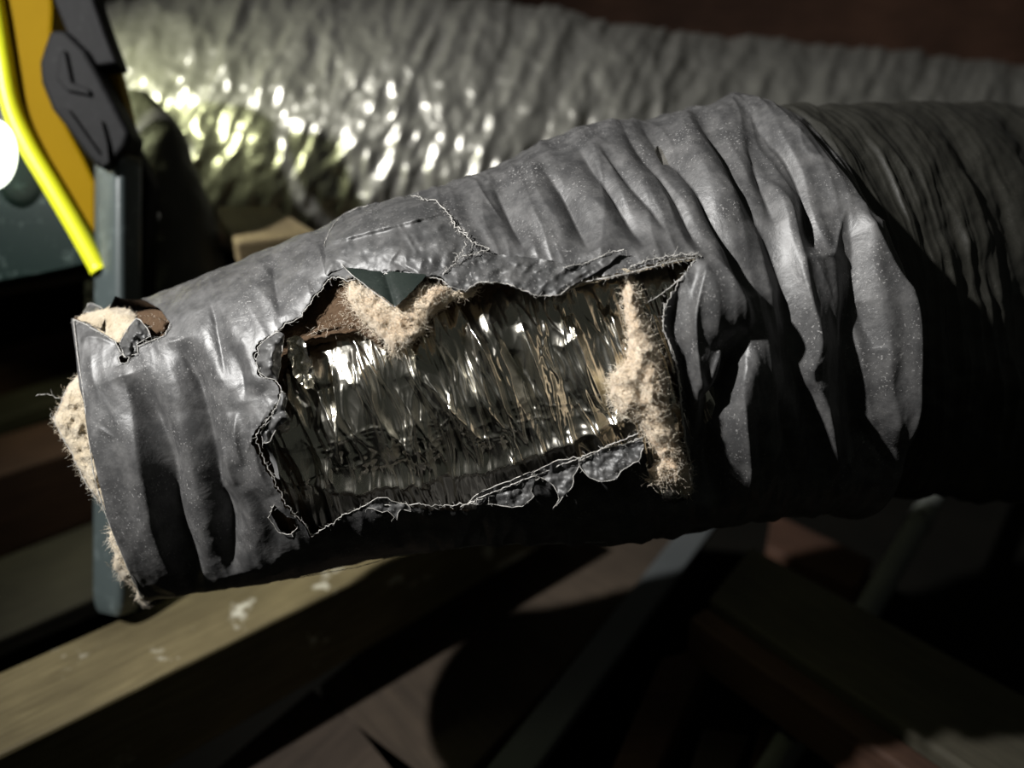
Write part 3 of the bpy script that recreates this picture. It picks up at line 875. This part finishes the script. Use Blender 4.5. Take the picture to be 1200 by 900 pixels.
# continuing run to the right
nu = 420; thr = theta_grid(300, 40)
Xr, Nr = tube_base(RUN, nu, thr)
qx, qy, _ = project(Xr)
lean = qx - 60 * np.cos(thr)[None, :] * 0 - (qy - 350) * 0.05
ui = np.linspace(0, 1, nu)[:, None] * 600 + 26 * thr[None, :]
hr = 0.0040 * ridged(ui / 52 + 0.3 * pn(qx / 60, qy / 140, 3), np.broadcast_to(thr[None, :] * 0.55, qx.shape), 13) \
    + 0.0018 * ridged(ui / 32, np.broadcast_to(thr[None, :] * 0.8, qx.shape), 14) + 0.0005 * ridged(ui / 12, np.broadcast_to(thr[None, :] * 1.4, qx.shape), 17) + 0.002 * fbm(qx / 50, qy / 50, 3, 15)
adopt(mesh_np('duct_run', (Xr + Nr * hr[..., None]).reshape(-1, 3), grid_faces(nu, len(thr), True), MAT['jacket_run_shaded']), duct)

# foil liner seen through the opening
FO_U = (0.165, 0.80)
nu, nv = 760, 470
thf = np.linspace(-1.25, 1.25, nv)
sub = smooth_table(SLEEVE, 2000)[int(FO_U[0] * 1999):int(FO_U[1] * 1999) + 1]
sub = sub[np.linspace(0, len(sub) - 1, nu).astype(int)]


def tube_rows(s, th, shrink):
    T = P(s[:, 0], s[:, 1], s[:, 4]); B = P(s[:, 2], s[:, 3], s[:, 4])
    C = (T + B) / 2; H = (T - B) / 2 * shrink
    ray = C - CAM; ray /= np.linalg.norm(ray, axis=1)[:, None]
    N = -ray * s[:, 5][:, None] + RIGHT * (s[:, 6] * s[:, 4] / F)[:, None]
    Xx = C[:, None] + H[:, None] * np.sin(th)[None, :, None] + N[:, None] * np.cos(th)[None, :, None]
    du = np.gradient(Xx, axis=0); dv = np.gradient(Xx, axis=1); nn = np.cross(du, dv); nn /= np.linalg.norm(nn, axis=2)[..., None] + 1e-12
    sg = np.sign(np.sum(nn * (Xx - C[:, None]), axis=2)); sg[sg == 0] = 1
    return Xx, nn * sg[..., None]


for k in range(7):
    kk = np.ones(31) / 31
    padd = np.pad(sub, ((15, 15), (0, 0)), 'edge'); sub = np.stack([np.convolve(padd[:, c], kk, 'valid') for c in range(7)], 1)
Xf, Nf = tube_rows(sub, thf, 0.975)
qx, qy, _ = project(Xf)
FOILF = [([(700, 345), (722, 420), (735, 490)], 6, 6, 5, 1.2), ([(712, 350), (728, 400), (738, 440)], 6, 5, 4, 1.3), ([(665, 360), (690, 430), (716, 495)], 7, 8, 6, 1.2),
         ([(640, 380), (660, 440), (680, 500)], -6, 10, 8, 1.3), ([(610, 370), (640, 460), (655, 520)], 6, 6, 6, 1.2), ([(575, 370), (612, 440), (630, 510)], -6, 9, 8, 1.3),
         ([(545, 370), (575, 430), (605, 530)], 6, 6, 5, 1.2), ([(490, 440), (530, 490), (575, 540)], 6, 6, 5, 1.2), ([(460, 440), (495, 500), (520, 560)], -5, 10, 8, 1.3),
         ([(400, 400), (430, 480), (460, 560)], 6, 6, 5, 1.2), ([(372, 420), (385, 490), (392, 560)], 6, 5, 5, 1.2), ([(320, 450), (355, 530), (400, 600)], 5, 5, 5, 1.2),
         ([(345, 395), (352, 420), (366, 455)], 9, 11, 10, 1.4), ([(345, 585), (450, 588), (560, 568), (660, 532), (752, 497)], 6, 7, 9, 1.3)]
ln = qx - (qy - 450) * 0.33
wob = ln + 10 * pn(qx / 45, qy / 60, 41)
hf = fold_field(qx, qy, FOILF)
amp = np.clip(0.9 + 0.9 * pn(qx / 80, qy / 110, 49), 0.25, 1.6)
hf += 0.0030 * amp * ridged(wob / 38, qy / 210, 42)
wb2 = ln + 7 * pn(qx / 30, qy / 50, 50); ln3 = qx - (qy - 450) * 0.18
hf += 0.0042 * amp * crumple(wb2 / 27, qy / 140, 1) + 0.0016 * crumple((ln3 + 4 * pn(qx / 25, qy / 30, 52)) / 15, qy / 80, 2)
mk = np.clip(pn(qx / 45, qy / 45, 45) + 0.25, 0, 1)
hf += 0.0024 * mk * crumple(qx / 20 - qy / 50, qy / 26 + qx / 60, 3)
# long thin stretch wrinkles
rw = np.random.default_rng(21); WRK = []
for _ in range(170):
    x0 = rw.uniform(290, 770); y0 = rw.uniform(335, 560) - (x0 - 500) * 0.08; L = rw.uniform(40, 150); sl = rw.normal(0.32, 0.17); bend = rw.normal(0, 7)
    WRK.append(([(x0, y0), (x0 + sl * L / 2 + bend, y0 + L / 2), (x0 + sl * L, y0 + L)], rw.uniform(0.8, 2.2), rw.uniform(1.6, 3.0), rw.uniform(1.6, 3.0), 1.8))
for _ in range(40):
    x0 = rw.uniform(320, 740); y0 = 575 - (x0 - 340) * 0.18 + rw.uniform(-45, 8); L = rw.uniform(25, 70)
    WRK.append(([(x0, y0), (x0 + L / 2, y0 - rw.uniform(-8, 12)), (x0 + L, y0 - L * rw.uniform(-.1, .45))], rw.uniform(0.3, 0.9), rw.uniform(1.6, 3.0), rw.uniform(1.6, 3.0), 1.8))
hf += fold_field(qx, qy, WRK)
hf += 0.004 * pn(qx / 90, qy / 90, 48)
fo = mesh_np('foil_liner', (Xf + Nf * (hf - 0.022)[..., None]).reshape(-1, 3), grid_faces(nu, nv), MAT['foil'])
adopt(fo, duct); tag(fo, 'crinkled silver foil inner liner')

# insulation layer between jacket and foil, with its own larger ragged opening and a thick rim
IH = resample([(338, 396), (370, 390), (402, 384), (430, 378), (452, 392), (480, 392), (515, 350), (540, 322), (600, 312), (660, 312), (730, 298), (800, 288), (834, 340), (822, 380),
               (826, 480), (840, 625), (780, 632), (700, 632), (640, 636), (556, 640), (480, 645), (400, 652), (350, 664), (296, 548), (288, 500), (308, 450), (320, 420)], 4, True, 1.5)
nu, nv = 330, 250
thi = np.linspace(-math.pi / 2 - .2, math.pi / 2 + .2, nv)
Xi, Ni = tube_base(SLEEVE, nu, thi)
qx, qy, _ = project(Xi)
fi = grid_faces(nu, nv)
Vi, ax_, ay_, fki = clip_grid(Xi, Ni, qx, qy, np.ones((nu, nv), bool), [IH], fi)
fki = fki[(fki.max(1) // nv) < 0.84 * nu]
hi = -0.009 + 0.002 * fbm(ax_ / 25, ay_ / 25, 3, 51)
ut = np.repeat(np.linspace(0, 1, nu), nv)
Nf_ = Ni.reshape(-1, 3)
# keep it clear of the folded jacket: run well below the deepest folds
hi = hi + np.minimum(0, fold_field(ax_, ay_, FOLDS)) * 0.9
outer = Vi + Nf_ * hi[:, None]; inner = Vi + Nf_ * (hi - 0.012)[:, None]
# rim faces on open edges
ed = np.concatenate([fki[:, [0, 1]], fki[:, [1, 2]], fki[:, [2, 3]], fki[:, [3, 0]]])
key = np.sort(ed, 1); kk = key[:, 0].astype(np.int64) * 10 ** 7 + key[:, 1]
_, inv, cnt = np.unique(kk, return_inverse=True, return_counts=True)
be = ed[cnt[inv] == 1]
nV = len(outer)
rim = np.stack([be[:, 1], be[:, 0], be[:, 0] + nV, be[:, 1] + nV], 1)
il = mesh_np('insulation_layer', np.concatenate([outer, inner]), np.concatenate([fki, rim]), MAT['wool_in_shade'])
adopt(il, duct); tag(il, 'fibreglass layer under the jacket, coloured dark brown for shade')


# ------------------------------------------------------------------ sheets, pads and fibres laid on the duct
def sheet(name, poly, off, mat, parent, step=2.0, thick=0.0, jit=0.8, follow=0.6, close=False, rs=3.0):
    """a piece with the outline poly; off(x, y, edge) lifts it towards the viewer off the bare sleeve; thick > 0 makes a rounded pad"""
    poly = resample(poly, rs, True, jit)
    x0, y0 = poly.min(0) - step; x1, y1 = poly.max(0) + step
    gx = np.arange(x0, x1 + step, step); gy = np.arange(y0, y1 + step, step)
    Xg, Yg = np.meshgrid(gx, gy, indexing='ij'); n1, n2 = Xg.shape
    ins = inside(Xg, Yg, poly)
    f = grid_faces(n1, n2); fin = ins.ravel()[f]
    keep = fin.any(1); f = f[keep]
    x = Xg.ravel().copy(); y = Yg.ravel().copy(); out = ~ins.ravel()
    mv = np.unique(f.ravel()); mv = mv[out[mv]]
    a, b, _ = nearest_on(poly, x[mv], y[mv]); x[mv] = a; y[mv] = b
    _, _, ed_ = nearest_on(poly, x, y); ed_[out] = 0
    base = depth_at(x, y) - (follow * fold_field(x, y, FOLDS) if follow else 0)
    d = base - off(x, y, ed_)
    if thick > 0:
        rr = thick * np.sqrt(np.clip(1 - (1 - np.clip(ed_ / (thick * 1500), 0, 1)) ** 2, 0, 1))
        lump = (1 + 0.35 * fbm(x / 14, y / 14, 3, 61))
        A = P(x, y, d - rr * lump); B = P(x, y, d + rr * 0.7 + 0.0004)
        nv_ = len(x)
        # mirrored back shares the outline
        Fb = f[:, ::-1] + nv_
        V_ = np.concatenate([A, B]); Q = np.concatenate([f, Fb])
        edx = np.concatenate([f[:, [0, 1]], f[:, [1, 2]], f[:, [2, 3]], f[:, [3, 0]]]); ky = np.sort(edx, 1); ky = ky[:, 0].astype(np.int64) * 10 ** 6 + ky[:, 1]
        _, iv, ct = np.unique(ky, return_inverse=True, return_counts=True); bb = edx[ct[iv] == 1]
        Q = np.concatenate([Q, np.stack([bb[:, 1], bb[:, 0], bb[:, 0] + nv_, bb[:, 1] + nv_], 1)])
        o = mesh_np(name, V_, Q, mat); surf = A
    else:
        surf = P(x, y, d); o = mesh_np(name, surf, f, mat)
    if parent is not None: adopt(o, parent)
    return o, poly, surf[np.unique(f.ravel())]


def hair(name, roots, dirs, length, rad, mat, parent, curl=0.6, seg=5, rng=None, kind='stuff'):
    rng = rng or np.random.default_rng(5)
    n = len(roots); p = roots.copy(); d = dirs / (np.linalg.norm(dirs, axis=1)[:, None] + 1e-9)
    L = length * rng.uniform(0.35, 1.3, n); pts = [p.copy()]
    for i in range(seg):
        d = d + rng.normal(0, curl, (n, 3)) * 0.6; d /= np.linalg.norm(d, axis=1)[:, None]
        p = p + d * (L / seg)[:, None]; pts.append(p.copy())
    pts = np.stack(pts, 1)                                  # n, seg+1, 3
    tg = np.gradient(pts, axis=1); tg /= np.linalg.norm(tg, axis=2)[..., None] + 1e-12
    a = np.cross(tg, np.array([0.3, 0.5, 0.81])); a /= np.linalg.norm(a, axis=2)[..., None] + 1e-12
    b = np.cross(tg, a); rr = (rad * np.linspace(1, 0.45, seg + 1))[None, :, None]
    ring = [pts + rr * (math.cos(q) * a + math.sin(q) * b) for q in (0, 2.094, 4.189)]
    Vh = np.stack(ring, 2).reshape(-1, 3)
    fo_ = grid_faces(seg + 1, 3, True)
    Q = (fo_[None] + (np.arange(n) * (seg + 1) * 3)[:, None, None]).reshape(-1, 4)
    o = mesh_np(name, Vh, Q, mat)
    if parent is not None: o.parent = parent
    if kind: o['kind'] = kind
    return o


def fray(name, line, off, parent, rad=0.00045, spurs=0.35, mat='edge', follow=1.0, jit=0.0, step=None, curl=0.7, slen=0.004):
    """thin whitish torn edge along a line given in pixels, with short stray threads"""
    line = np.asarray(line, float)
    if step: line = resample(line, step, False, jit)
    rad = rad * 0.62; hh = jacket_h(line[:, 0], line[:, 1]) * follow
    o_ = off(line[:, 0], line[:, 1]) if callable(off) else off
    pts = P(line[:, 0], line[:, 1], depth_at(line[:, 0], line[:, 1]) - hh - o_)
    n = len(pts); rng = np.random.default_rng(n)
    rr = rad * rng.uniform(0.5, 1.5, n)
    tg = np.gradient(pts, axis=0); tg /= np.linalg.norm(tg, axis=1)[:, None] + 1e-9
    a = np.cross(tg, FWD); a /= np.linalg.norm(a, axis=1)[:, None] + 1e-9; b = np.cross(tg, a)
    sd = 5; ang = np.linspace(0, 2 * np.pi, sd, endpoint=False)
    Vt = (pts[:, None] + rr[:, None, None] * (np.cos(ang)[None, :, None] * a[:, None] + np.sin(ang)[None, :, None] * b[:, None])).reshape(-1, 3)
    o = mesh_np(name, Vt, grid_faces(n, sd, True), MAT[mat])
    if parent is not None: o.parent = parent
    k = int(n * spurs)
    if k > 0:
        ii = rng.integers(0, n, k); dr = rng.normal(0, 1, (k, 3)) - FWD * 0.3
        hh_ = hair('stray_thread', pts[ii], dr, slen, rad * 0.55, MAT[mat], None, curl, 4, rng)
        if parent is not None: hh_.parent = parent
    return o


IDM = Matrix.Translation(-Vector(duct.location))


def under(o, p):
    o.parent = p
    o.matrix_parent_inverse = IDM if p is duct else Matrix.Identity(4)
    return o


# torn edges of the openings
loop = np.vstack([HOLE, HOLE[:1]])
fray('frayed_edge', loop, lambda x, y: 0.0035 * np.clip(np.sin(x / 37.0) * 0.6 + np.sin(y / 23.0) * 0.5 + 0.25, -0.4, 1.0), jk, 0.00050, 0.45)
cl = CORNER[(CORNER[:, 1] > 366)]
fray('frayed_edge', resample([(86, 374), (98, 379), (116, 389), (136, 401), (140, 410), (146, 420), (152, 411), (172, 402), (194, 393), (200, 379)], 2.5, False, .5), 0.0015, jk, 0.0005, .9)
fray('frayed_edge', np.vstack([PIN, PIN[:1]]), 0.001, jk, 0.0005, .2)
fray('frayed_edge', np.vstack([BURN, BURN[:1]]), 0.0015, jk, 0.0006, .5)

# upper torn patch lying over the jacket
PATCH = [(379, 288), (386, 270), (400, 252), (420, 243), (450, 236), (487, 229), (510, 235), (526, 250), (536, 266), (546, 278), (556, 284), (574, 292), (556, 296), (540, 300),
         (530, 311), (518, 320), (498, 326), (470, 322), (440, 318), (405, 314), (390, 318), (381, 322)]


def off_patch(x, y, e_):
    return 0.003 + 0.0045 * np.clip(e_ / 22, 0, 1) + 0.002 * np.exp(-((y - (300 - (x - 380) * 0.27)) / 4.0) ** 2) * 0 + 0.0055 * np.exp(-np.abs((290 - (x - 372) * 0.26) - y - 3) / 11.0) / (1 + np.exp(-((290 - (x - 372) * 0.26) - y) / 1.3)) * np.clip(e_ / 8, 0, 1) \
        + 0.0016 * fbm(x / 28, y / 28, 3, 71) + 0.0010 * ridged(x / 26 + y / 40, y / 26 - x / 60, 72) \
        + fold_field(x, y, [([(464, 259), (478, 278), (490, 300)], 1.2, 2, 2, 1.2), ([(526, 257), (505, 276), (483, 300)], 1.2, 2, 2, 1.2), ([(474, 283), (462, 300), (452, 312)], 1.0, 2, 2, 1.2), ([(466, 302), (480, 314), (496, 322)], 1.0, 2, 2, 1.2)])


pt, ppoly, _ = sheet('torn_patch', PATCH, off_patch, MAT['jacket_flap'], duct, 1.6, 0, .9, 0.3)
tag(pt, 'torn second layer of black film peeling at the top')
fray('frayed_edge', resample([(379, 288), (386, 270), (400, 252), (420, 243), (432, 241)], 2.5, False, .4), 0.005, pt, 0.0004, .1)
fray('frayed_edge', resample([(482, 229), (510, 235), (526, 250), (536, 266), (546, 278), (556, 284), (574, 292), (556, 297), (540, 301), (530, 312), (518, 321)], 2.2, False, 1.3), 0.0065, pt, 0.00055, 1.2)
fray('frayed_edge', resample([(528, 252), (533, 262), (545, 270), (550, 282), (544, 292), (536, 300), (530, 306)], 2.2, False, 2.2), 0.008, pt, 0.0005, 1.2)
# dark triangular flap folded down over the wool
FLAP = [(404, 313), (430, 317), (462, 318), (500, 322), (486, 338), (474, 350), (463, 360), (452, 350), (438, 340), (420, 328)]
fl_, _, _ = sheet('folded_flap', FLAP, lambda x, y, e_: 0.0045 + 0.010 * np.clip((y - 315) / 44, 0, 1) - 0.003 * np.exp(-(np.abs(x - 450 - (y - 318) * .3) / 5) ** 1.3), MAT['dark_flap'], duct, 1.5, 0, .3, 0.2)
tag(fl_, 'dark green-black flap folded down to a point')
fray('frayed_edge', resample([(400, 309), (412, 322), (425, 332), (440, 344), (460, 359)], 2.5, False, .3), lambda x, y: 0.005 + 0.010 * np.clip((y - 315) / 44, 0, 1), fl_, 0.0004, .3, follow=.2)

# upper lip: film curling out over the opening
LIP = [(516, 322), (530, 312), (545, 302), (575, 297), (600, 300), (640, 303), (668, 311), (696, 305), (711, 298), (731, 293), (712, 312), (690, 324), (668, 336), (657, 346), (629, 346),
       (594, 332), (563, 330), (545, 340), (530, 340)]


def off_lip(x, y, e_):
    return 0.004 + 0.006 * np.clip((y - 300) / 38, 0, 1) + 0.0022 * fbm(x / 22, y / 18, 3, 81) + 0.002 * ridged(x / 30 + y / 30, y / 40, 82)


lp, lpoly, _ = sheet('upper_lip', LIP, off_lip, MAT['jacket_flap'], duct, 1.6, 0, .8, 0.3)
tag(lp, 'curled black lip along the top of the opening')
fray('frayed_edge', resample([(524, 336), (545, 341), (563, 330), (594, 332), (629, 346), (657, 346), (668, 336)], 2.4, False, .8), lambda x, y: off_lip(x, y, 0) + .0005, lp, 0.00045, .6, follow=.25)
fray('frayed_edge', resample([(660, 313), (680, 309), (696, 304), (711, 297), (731, 292)], 2.4, False, .7), lambda x, y: off_lip(x, y, 0) + .0008, lp, 0.0005, .6, follow=.25)
# inner ply with the pale long edge
PLY = [(664, 336), (700, 322), (734, 314), (781, 302), (822, 297), (822, 303), (781, 310), (734, 322), (700, 330), (676, 336)]
pl_, _, _ = sheet('inner_ply', PLY, lambda x, y, e_: 0.003 + 0.002 * fbm(x / 14, y / 10, 2, 83), MAT['wool_pale'], duct, 1.5, 0, .6, .4)
fray('frayed_edge', resample([(658, 345), (680, 332), (734, 321), (781, 308), (822, 300)], 2.2, False, .5), 0.0045, pl_, 0.0006, .8, follow=.4)
fray('frayed_edge', resample([(733, 318), (745, 312), (760, 306), (780, 300), (800, 297), (822, 301)], 2.2, False, 1.4), 0.005, pl_, 0.0006, 1.6, follow=.4, slen=.006)
fray('frayed_edge', resample([(821, 303), (808, 317), (790, 333), (772, 346), (748, 361)], 2.2, False, .5), -0.002, pl_, 0.0006, .5, follow=.4)

# lower lip: curled scraps
SCR = [([(546, 592), (556, 580), (590, 566), (625, 553), (629, 560), (622, 574), (626, 582), (612, 592), (600, 595), (585, 593), (562, 590)], 'torn_scrap'),
       ([(622, 556), (650, 541), (676, 535), (680, 545), (671, 560), (670, 573), (660, 582), (650, 597), (646, 598), (656, 584), (650, 570), (640, 562)], 'torn_scrap'),
       ([(678, 540), (705, 527), (740, 519), (752, 513), (755, 522), (750, 540), (738, 546), (728, 552), (724, 560), (706, 564), (690, 560), (682, 552)], 'torn_scrap'),
       ([(428, 594), (440, 584), (452, 582), (462, 588), (478, 590), (482, 600), (470, 596), (466, 612), (456, 598), (446, 600), (438, 596)], 'torn_scrap')]
for poly_, nm in SCR:
    o, pp, _ = sheet(nm, poly_, lambda x, y, e_: 0.002 + 0.014 * np.clip((y - (590 - np.clip(x - 556, 0, 300) * 0.385)) / 34, 0, 1.2) + 0.0022 * fbm(x / 16, y / 16, 3, 91), MAT['jacket_flap'], duct, 1.4, 0, .9, .2)
    fray('frayed_edge', np.vstack([pp, pp[:1]])[::2], lambda x, y: 0.0024 + 0.014 * np.clip((y - (590 - np.clip(x - 556, 0, 300) * 0.385)) / 34, 0, 1.2), o, 0.0004, .25, follow=.2)
fray('frayed_edge', resample([(540, 595), (556, 586), (590, 572), (640, 552), (700, 528), (748, 508)], 2.5, False, .7), 0.002, jk, 0.00055, .5)
fray('frayed_edge', resample([(300, 684), (360, 676), (420, 664), (460, 652), (560, 639), (640, 637), (720, 634), (760, 629)], 3, False, .5), 0.0, jk, 0.00045, .25, follow=0.2)

# left curls beside the foil
CUR = [([(300, 421), (303, 406), (314, 396), (326, 388), (334, 392), (330, 408), (328, 430), (326, 446), (312, 443), (303, 436)], MAT['jacket_flap'], 0.004),
       ([(336, 398), (345, 392), (354, 396), (362, 416), (369, 436), (368, 456), (356, 455), (344, 440), (338, 420)], MAT['foil'], -0.004),
       ([(318, 490), (326, 470), (330, 457), (336, 466), (334, 480), (340, 492), (326, 500), (316, 520), (308, 520), (306, 506)], MAT['jacket_flap'], 0.003)]
for k, (poly_, mt_, of_) in enumerate(CUR):
    o, pp, _ = sheet('curled_scrap', poly_, lambda x, y, e_, of_=of_: of_ + 0.006 * np.clip(e_ / 9, 0, 1) * np.sign(of_) + 0.0045 * fbm(x / 15, y / 18, 2, 95), mt_, duct, 1.4, 0, .8, .2)
    if of_ > 0: fray('frayed_edge', np.vstack([pp, pp[:1]])[::2], of_ + .0005, o, 0.00045, .4, follow=.2)

# torn right-hand edge line and creases in the panel
for ln_, of_ in (([(779, 356), (777, 385), (790, 415), (797, 460), (803, 515), (812, 556)], .002),):
    fray('frayed_edge', resample(ln_, 2.5, False, .6), of_, jk, 0.0005, .35)
# ------------------------------------------------------------------ wool
def wool(name, poly, off, thick, mat, n, length, label, follow=0.0, step=2.0, curl=.8):
    o, pp, S = sheet(name, poly, off, MAT[mat], duct, step, thick, 1.2, follow)
    tag(o, label)
    rng = np.random.default_rng(n); n = int(n * 0.9)
    r = S[rng.integers(0, len(S), n)]
    d = rng.normal(0, 1, (n, 3)) - FWD * 1.0
    hair('fibres', r, d, length, 0.00013, MAT['fibre'], o, curl, 5, rng)
    # longer stray ones round the outline
    k = n // 3; q = pp[rng.integers(0, len(pp), k)]
    hq = P(q[:, 0], q[:, 1], depth_at(q[:, 0], q[:, 1]) - off(q[:, 0], q[:, 1], np.zeros(k)))
    c = pp.mean(0); dv = (q - c); dv /= np.linalg.norm(dv, axis=1)[:, None]
    dirs = RIGHT * dv[:, :1] - UP * dv[:, 1:] + rng.normal(0, .5, (k, 3))
    hair('fibres', hq, dirs, length * 1.1, 0.00013, MAT['fibre'], o, curl, 6, rng)
    return o


wool('insulation_wad', [(410, 326), (424, 334), (444, 346), (463, 356), (480, 346), (500, 334), (528, 338), (516, 352), (500, 372), (494, 392), (478, 404), (462, 416), (454, 402), (440, 390), (428, 376), (416, 366), (408, 350)],
     lambda x, y, e_: -0.004 + 0 * x, 0.009, 'wool', 1500, 0.007, 'pink-cream fibreglass tuft under the folded flap')
wool('insulation_wad', [(500, 340), (530, 340), (560, 336), (556, 346), (530, 352), (512, 366), (500, 372)], lambda x, y, e_: -0.010 + 0 * x, 0.006, 'wool_pale', 300, 0.006, 'thin pale fibreglass strip')
wool('insulation_wad', [(735, 326), (746, 334), (750, 352), (754, 372), (764, 392), (774, 420), (780, 452), (787, 490), (796, 520), (806, 548), (811, 572), (804, 580), (794, 576), (780, 574), (764, 572), (750, 562),
                        (760, 552), (772, 540), (764, 524), (754, 500), (746, 490), (728, 484), (716, 462), (718, 440), (732, 424), (738, 400), (732, 370), (730, 345)],
     lambda x, y, e_: -0.004 + 0.004 * np.clip((x - 735) / 60, 0, 1), 0.011, 'wool', 2600, 0.006, 'long cream fibreglass strip at the right of the opening')
wool('insulation_wad', [(716, 440), (734, 430), (746, 440), (748, 470), (742, 488), (726, 484), (714, 466)], lambda x, y, e_: -0.012 + 0 * x, 0.006, 'wool_pale', 500, 0.006, 'wispy pale fibreglass beside the long strip')
wool('insulation_wad', [(404, 350), (420, 360), (432, 378), (446, 396), (450, 410), (436, 400), (420, 388), (404, 384), (380, 388), (362, 392), (372, 384), (396, 374)], lambda x, y, e_: -0.013 + 0 * x, 0.004, 'wool_in_shade', 300, 0.005,
     'wool edge at the upper left of the opening, coloured dark brown for shade')

# the cut end: wool pads and film corner
endoff = lambda x, y, e_: -0.035 + 0 * x
wool('insulation_end', [(98, 432), (90, 440), (78, 458), (66, 482), (63, 490), (70, 508), (80, 524), (92, 548), (104, 572), (120, 592), (150, 600), (150, 470), (120, 430)], lambda x, y, e_: -0.022 + 0 * x, 0.010, 'wool_pale', 700, 0.005, 'cream fibreglass bulging from the cut end')
wool('insulation_end', [(124, 590), (131, 610), (130, 630), (134, 650), (133, 664), (142, 676), (152, 682), (158, 688), (163, 700), (172, 708), (186, 690), (176, 640), (150, 590)], lambda x, y, e_: -0.016 + 0 * x, 0.008, 'wool_pale', 900, 0.006, 'pale fibreglass tuft at the bottom of the cut end')
wool('insulation_end', [(90, 372), (104, 366), (130, 359), (150, 360), (162, 370), (158, 384), (148, 396), (140, 404), (128, 398), (112, 390)], lambda x, y, e_: -0.010 + 0.006 * np.sin(x / 9) * np.sin(y / 7), 0.008, 'wool_pale', 220, 0.003, 'tan wool filling the cut corner of the jacket')
wool('insulation_end', [(156, 372), (176, 370), (198, 378), (192, 390), (176, 398), (162, 392)], lambda x, y, e_: -0.013 + 0 * x, 0.004, 'wool_in_shade', 60, 0.003, 'wool deep in the cut corner, coloured dark brown for shade')
o, pp, _ = sheet('corner_scrap', [(140, 404), (150, 384), (161, 372), (172, 384), (178, 394), (160, 404), (162, 414), (152, 416), (146, 420)], lambda x, y, e_: 0.002 + 0.005 * np.clip(e_ / 8, 0, 1) + .003 * fbm(x / 9, y / 9, 2, 3), MAT['jacket_flap'], duct, 1.3, 0, .6, 0)
fray('frayed_edge', np.vstack([pp, pp[:1]])[::2], 0.003, o, 0.0005, .6, follow=0)
o, pp, _ = sheet('corner_scrap', [(98, 366), (104, 354), (112, 357), (122, 361), (112, 365)], lambda x, y, e_: -0.012 + 0 * x, MAT['jacket_flap'], duct, 1.3, 0, .5, 0)
fray('frayed_edge', np.vstack([pp, pp[:1]])[::2], -0.011, o, 0.0005, .5, follow=0)
fray('frayed_edge', resample(smooth_table([(86, 374), (92, 420), (99, 470), (105, 520), (114, 572), (134, 628), (156, 680), (173, 709)], 40), 3, False, .2), 0.001, jk, 0.0006, .12, follow=.2)
for ln_ in ([(98, 432), (78, 458), (63, 490), (80, 524), (104, 572), (118, 592)],):
    fray('stray_edge', resample(ln_, 2.2, False, .7), -0.018, jk, 0.0006, 1.0, follow=0, slen=.006)
fray('stray_edge', resample([(70, 466), (56, 462), (42, 463)], 2.2, False, .9), -0.02, jk, 0.0003, .3, follow=0, slen=.004)
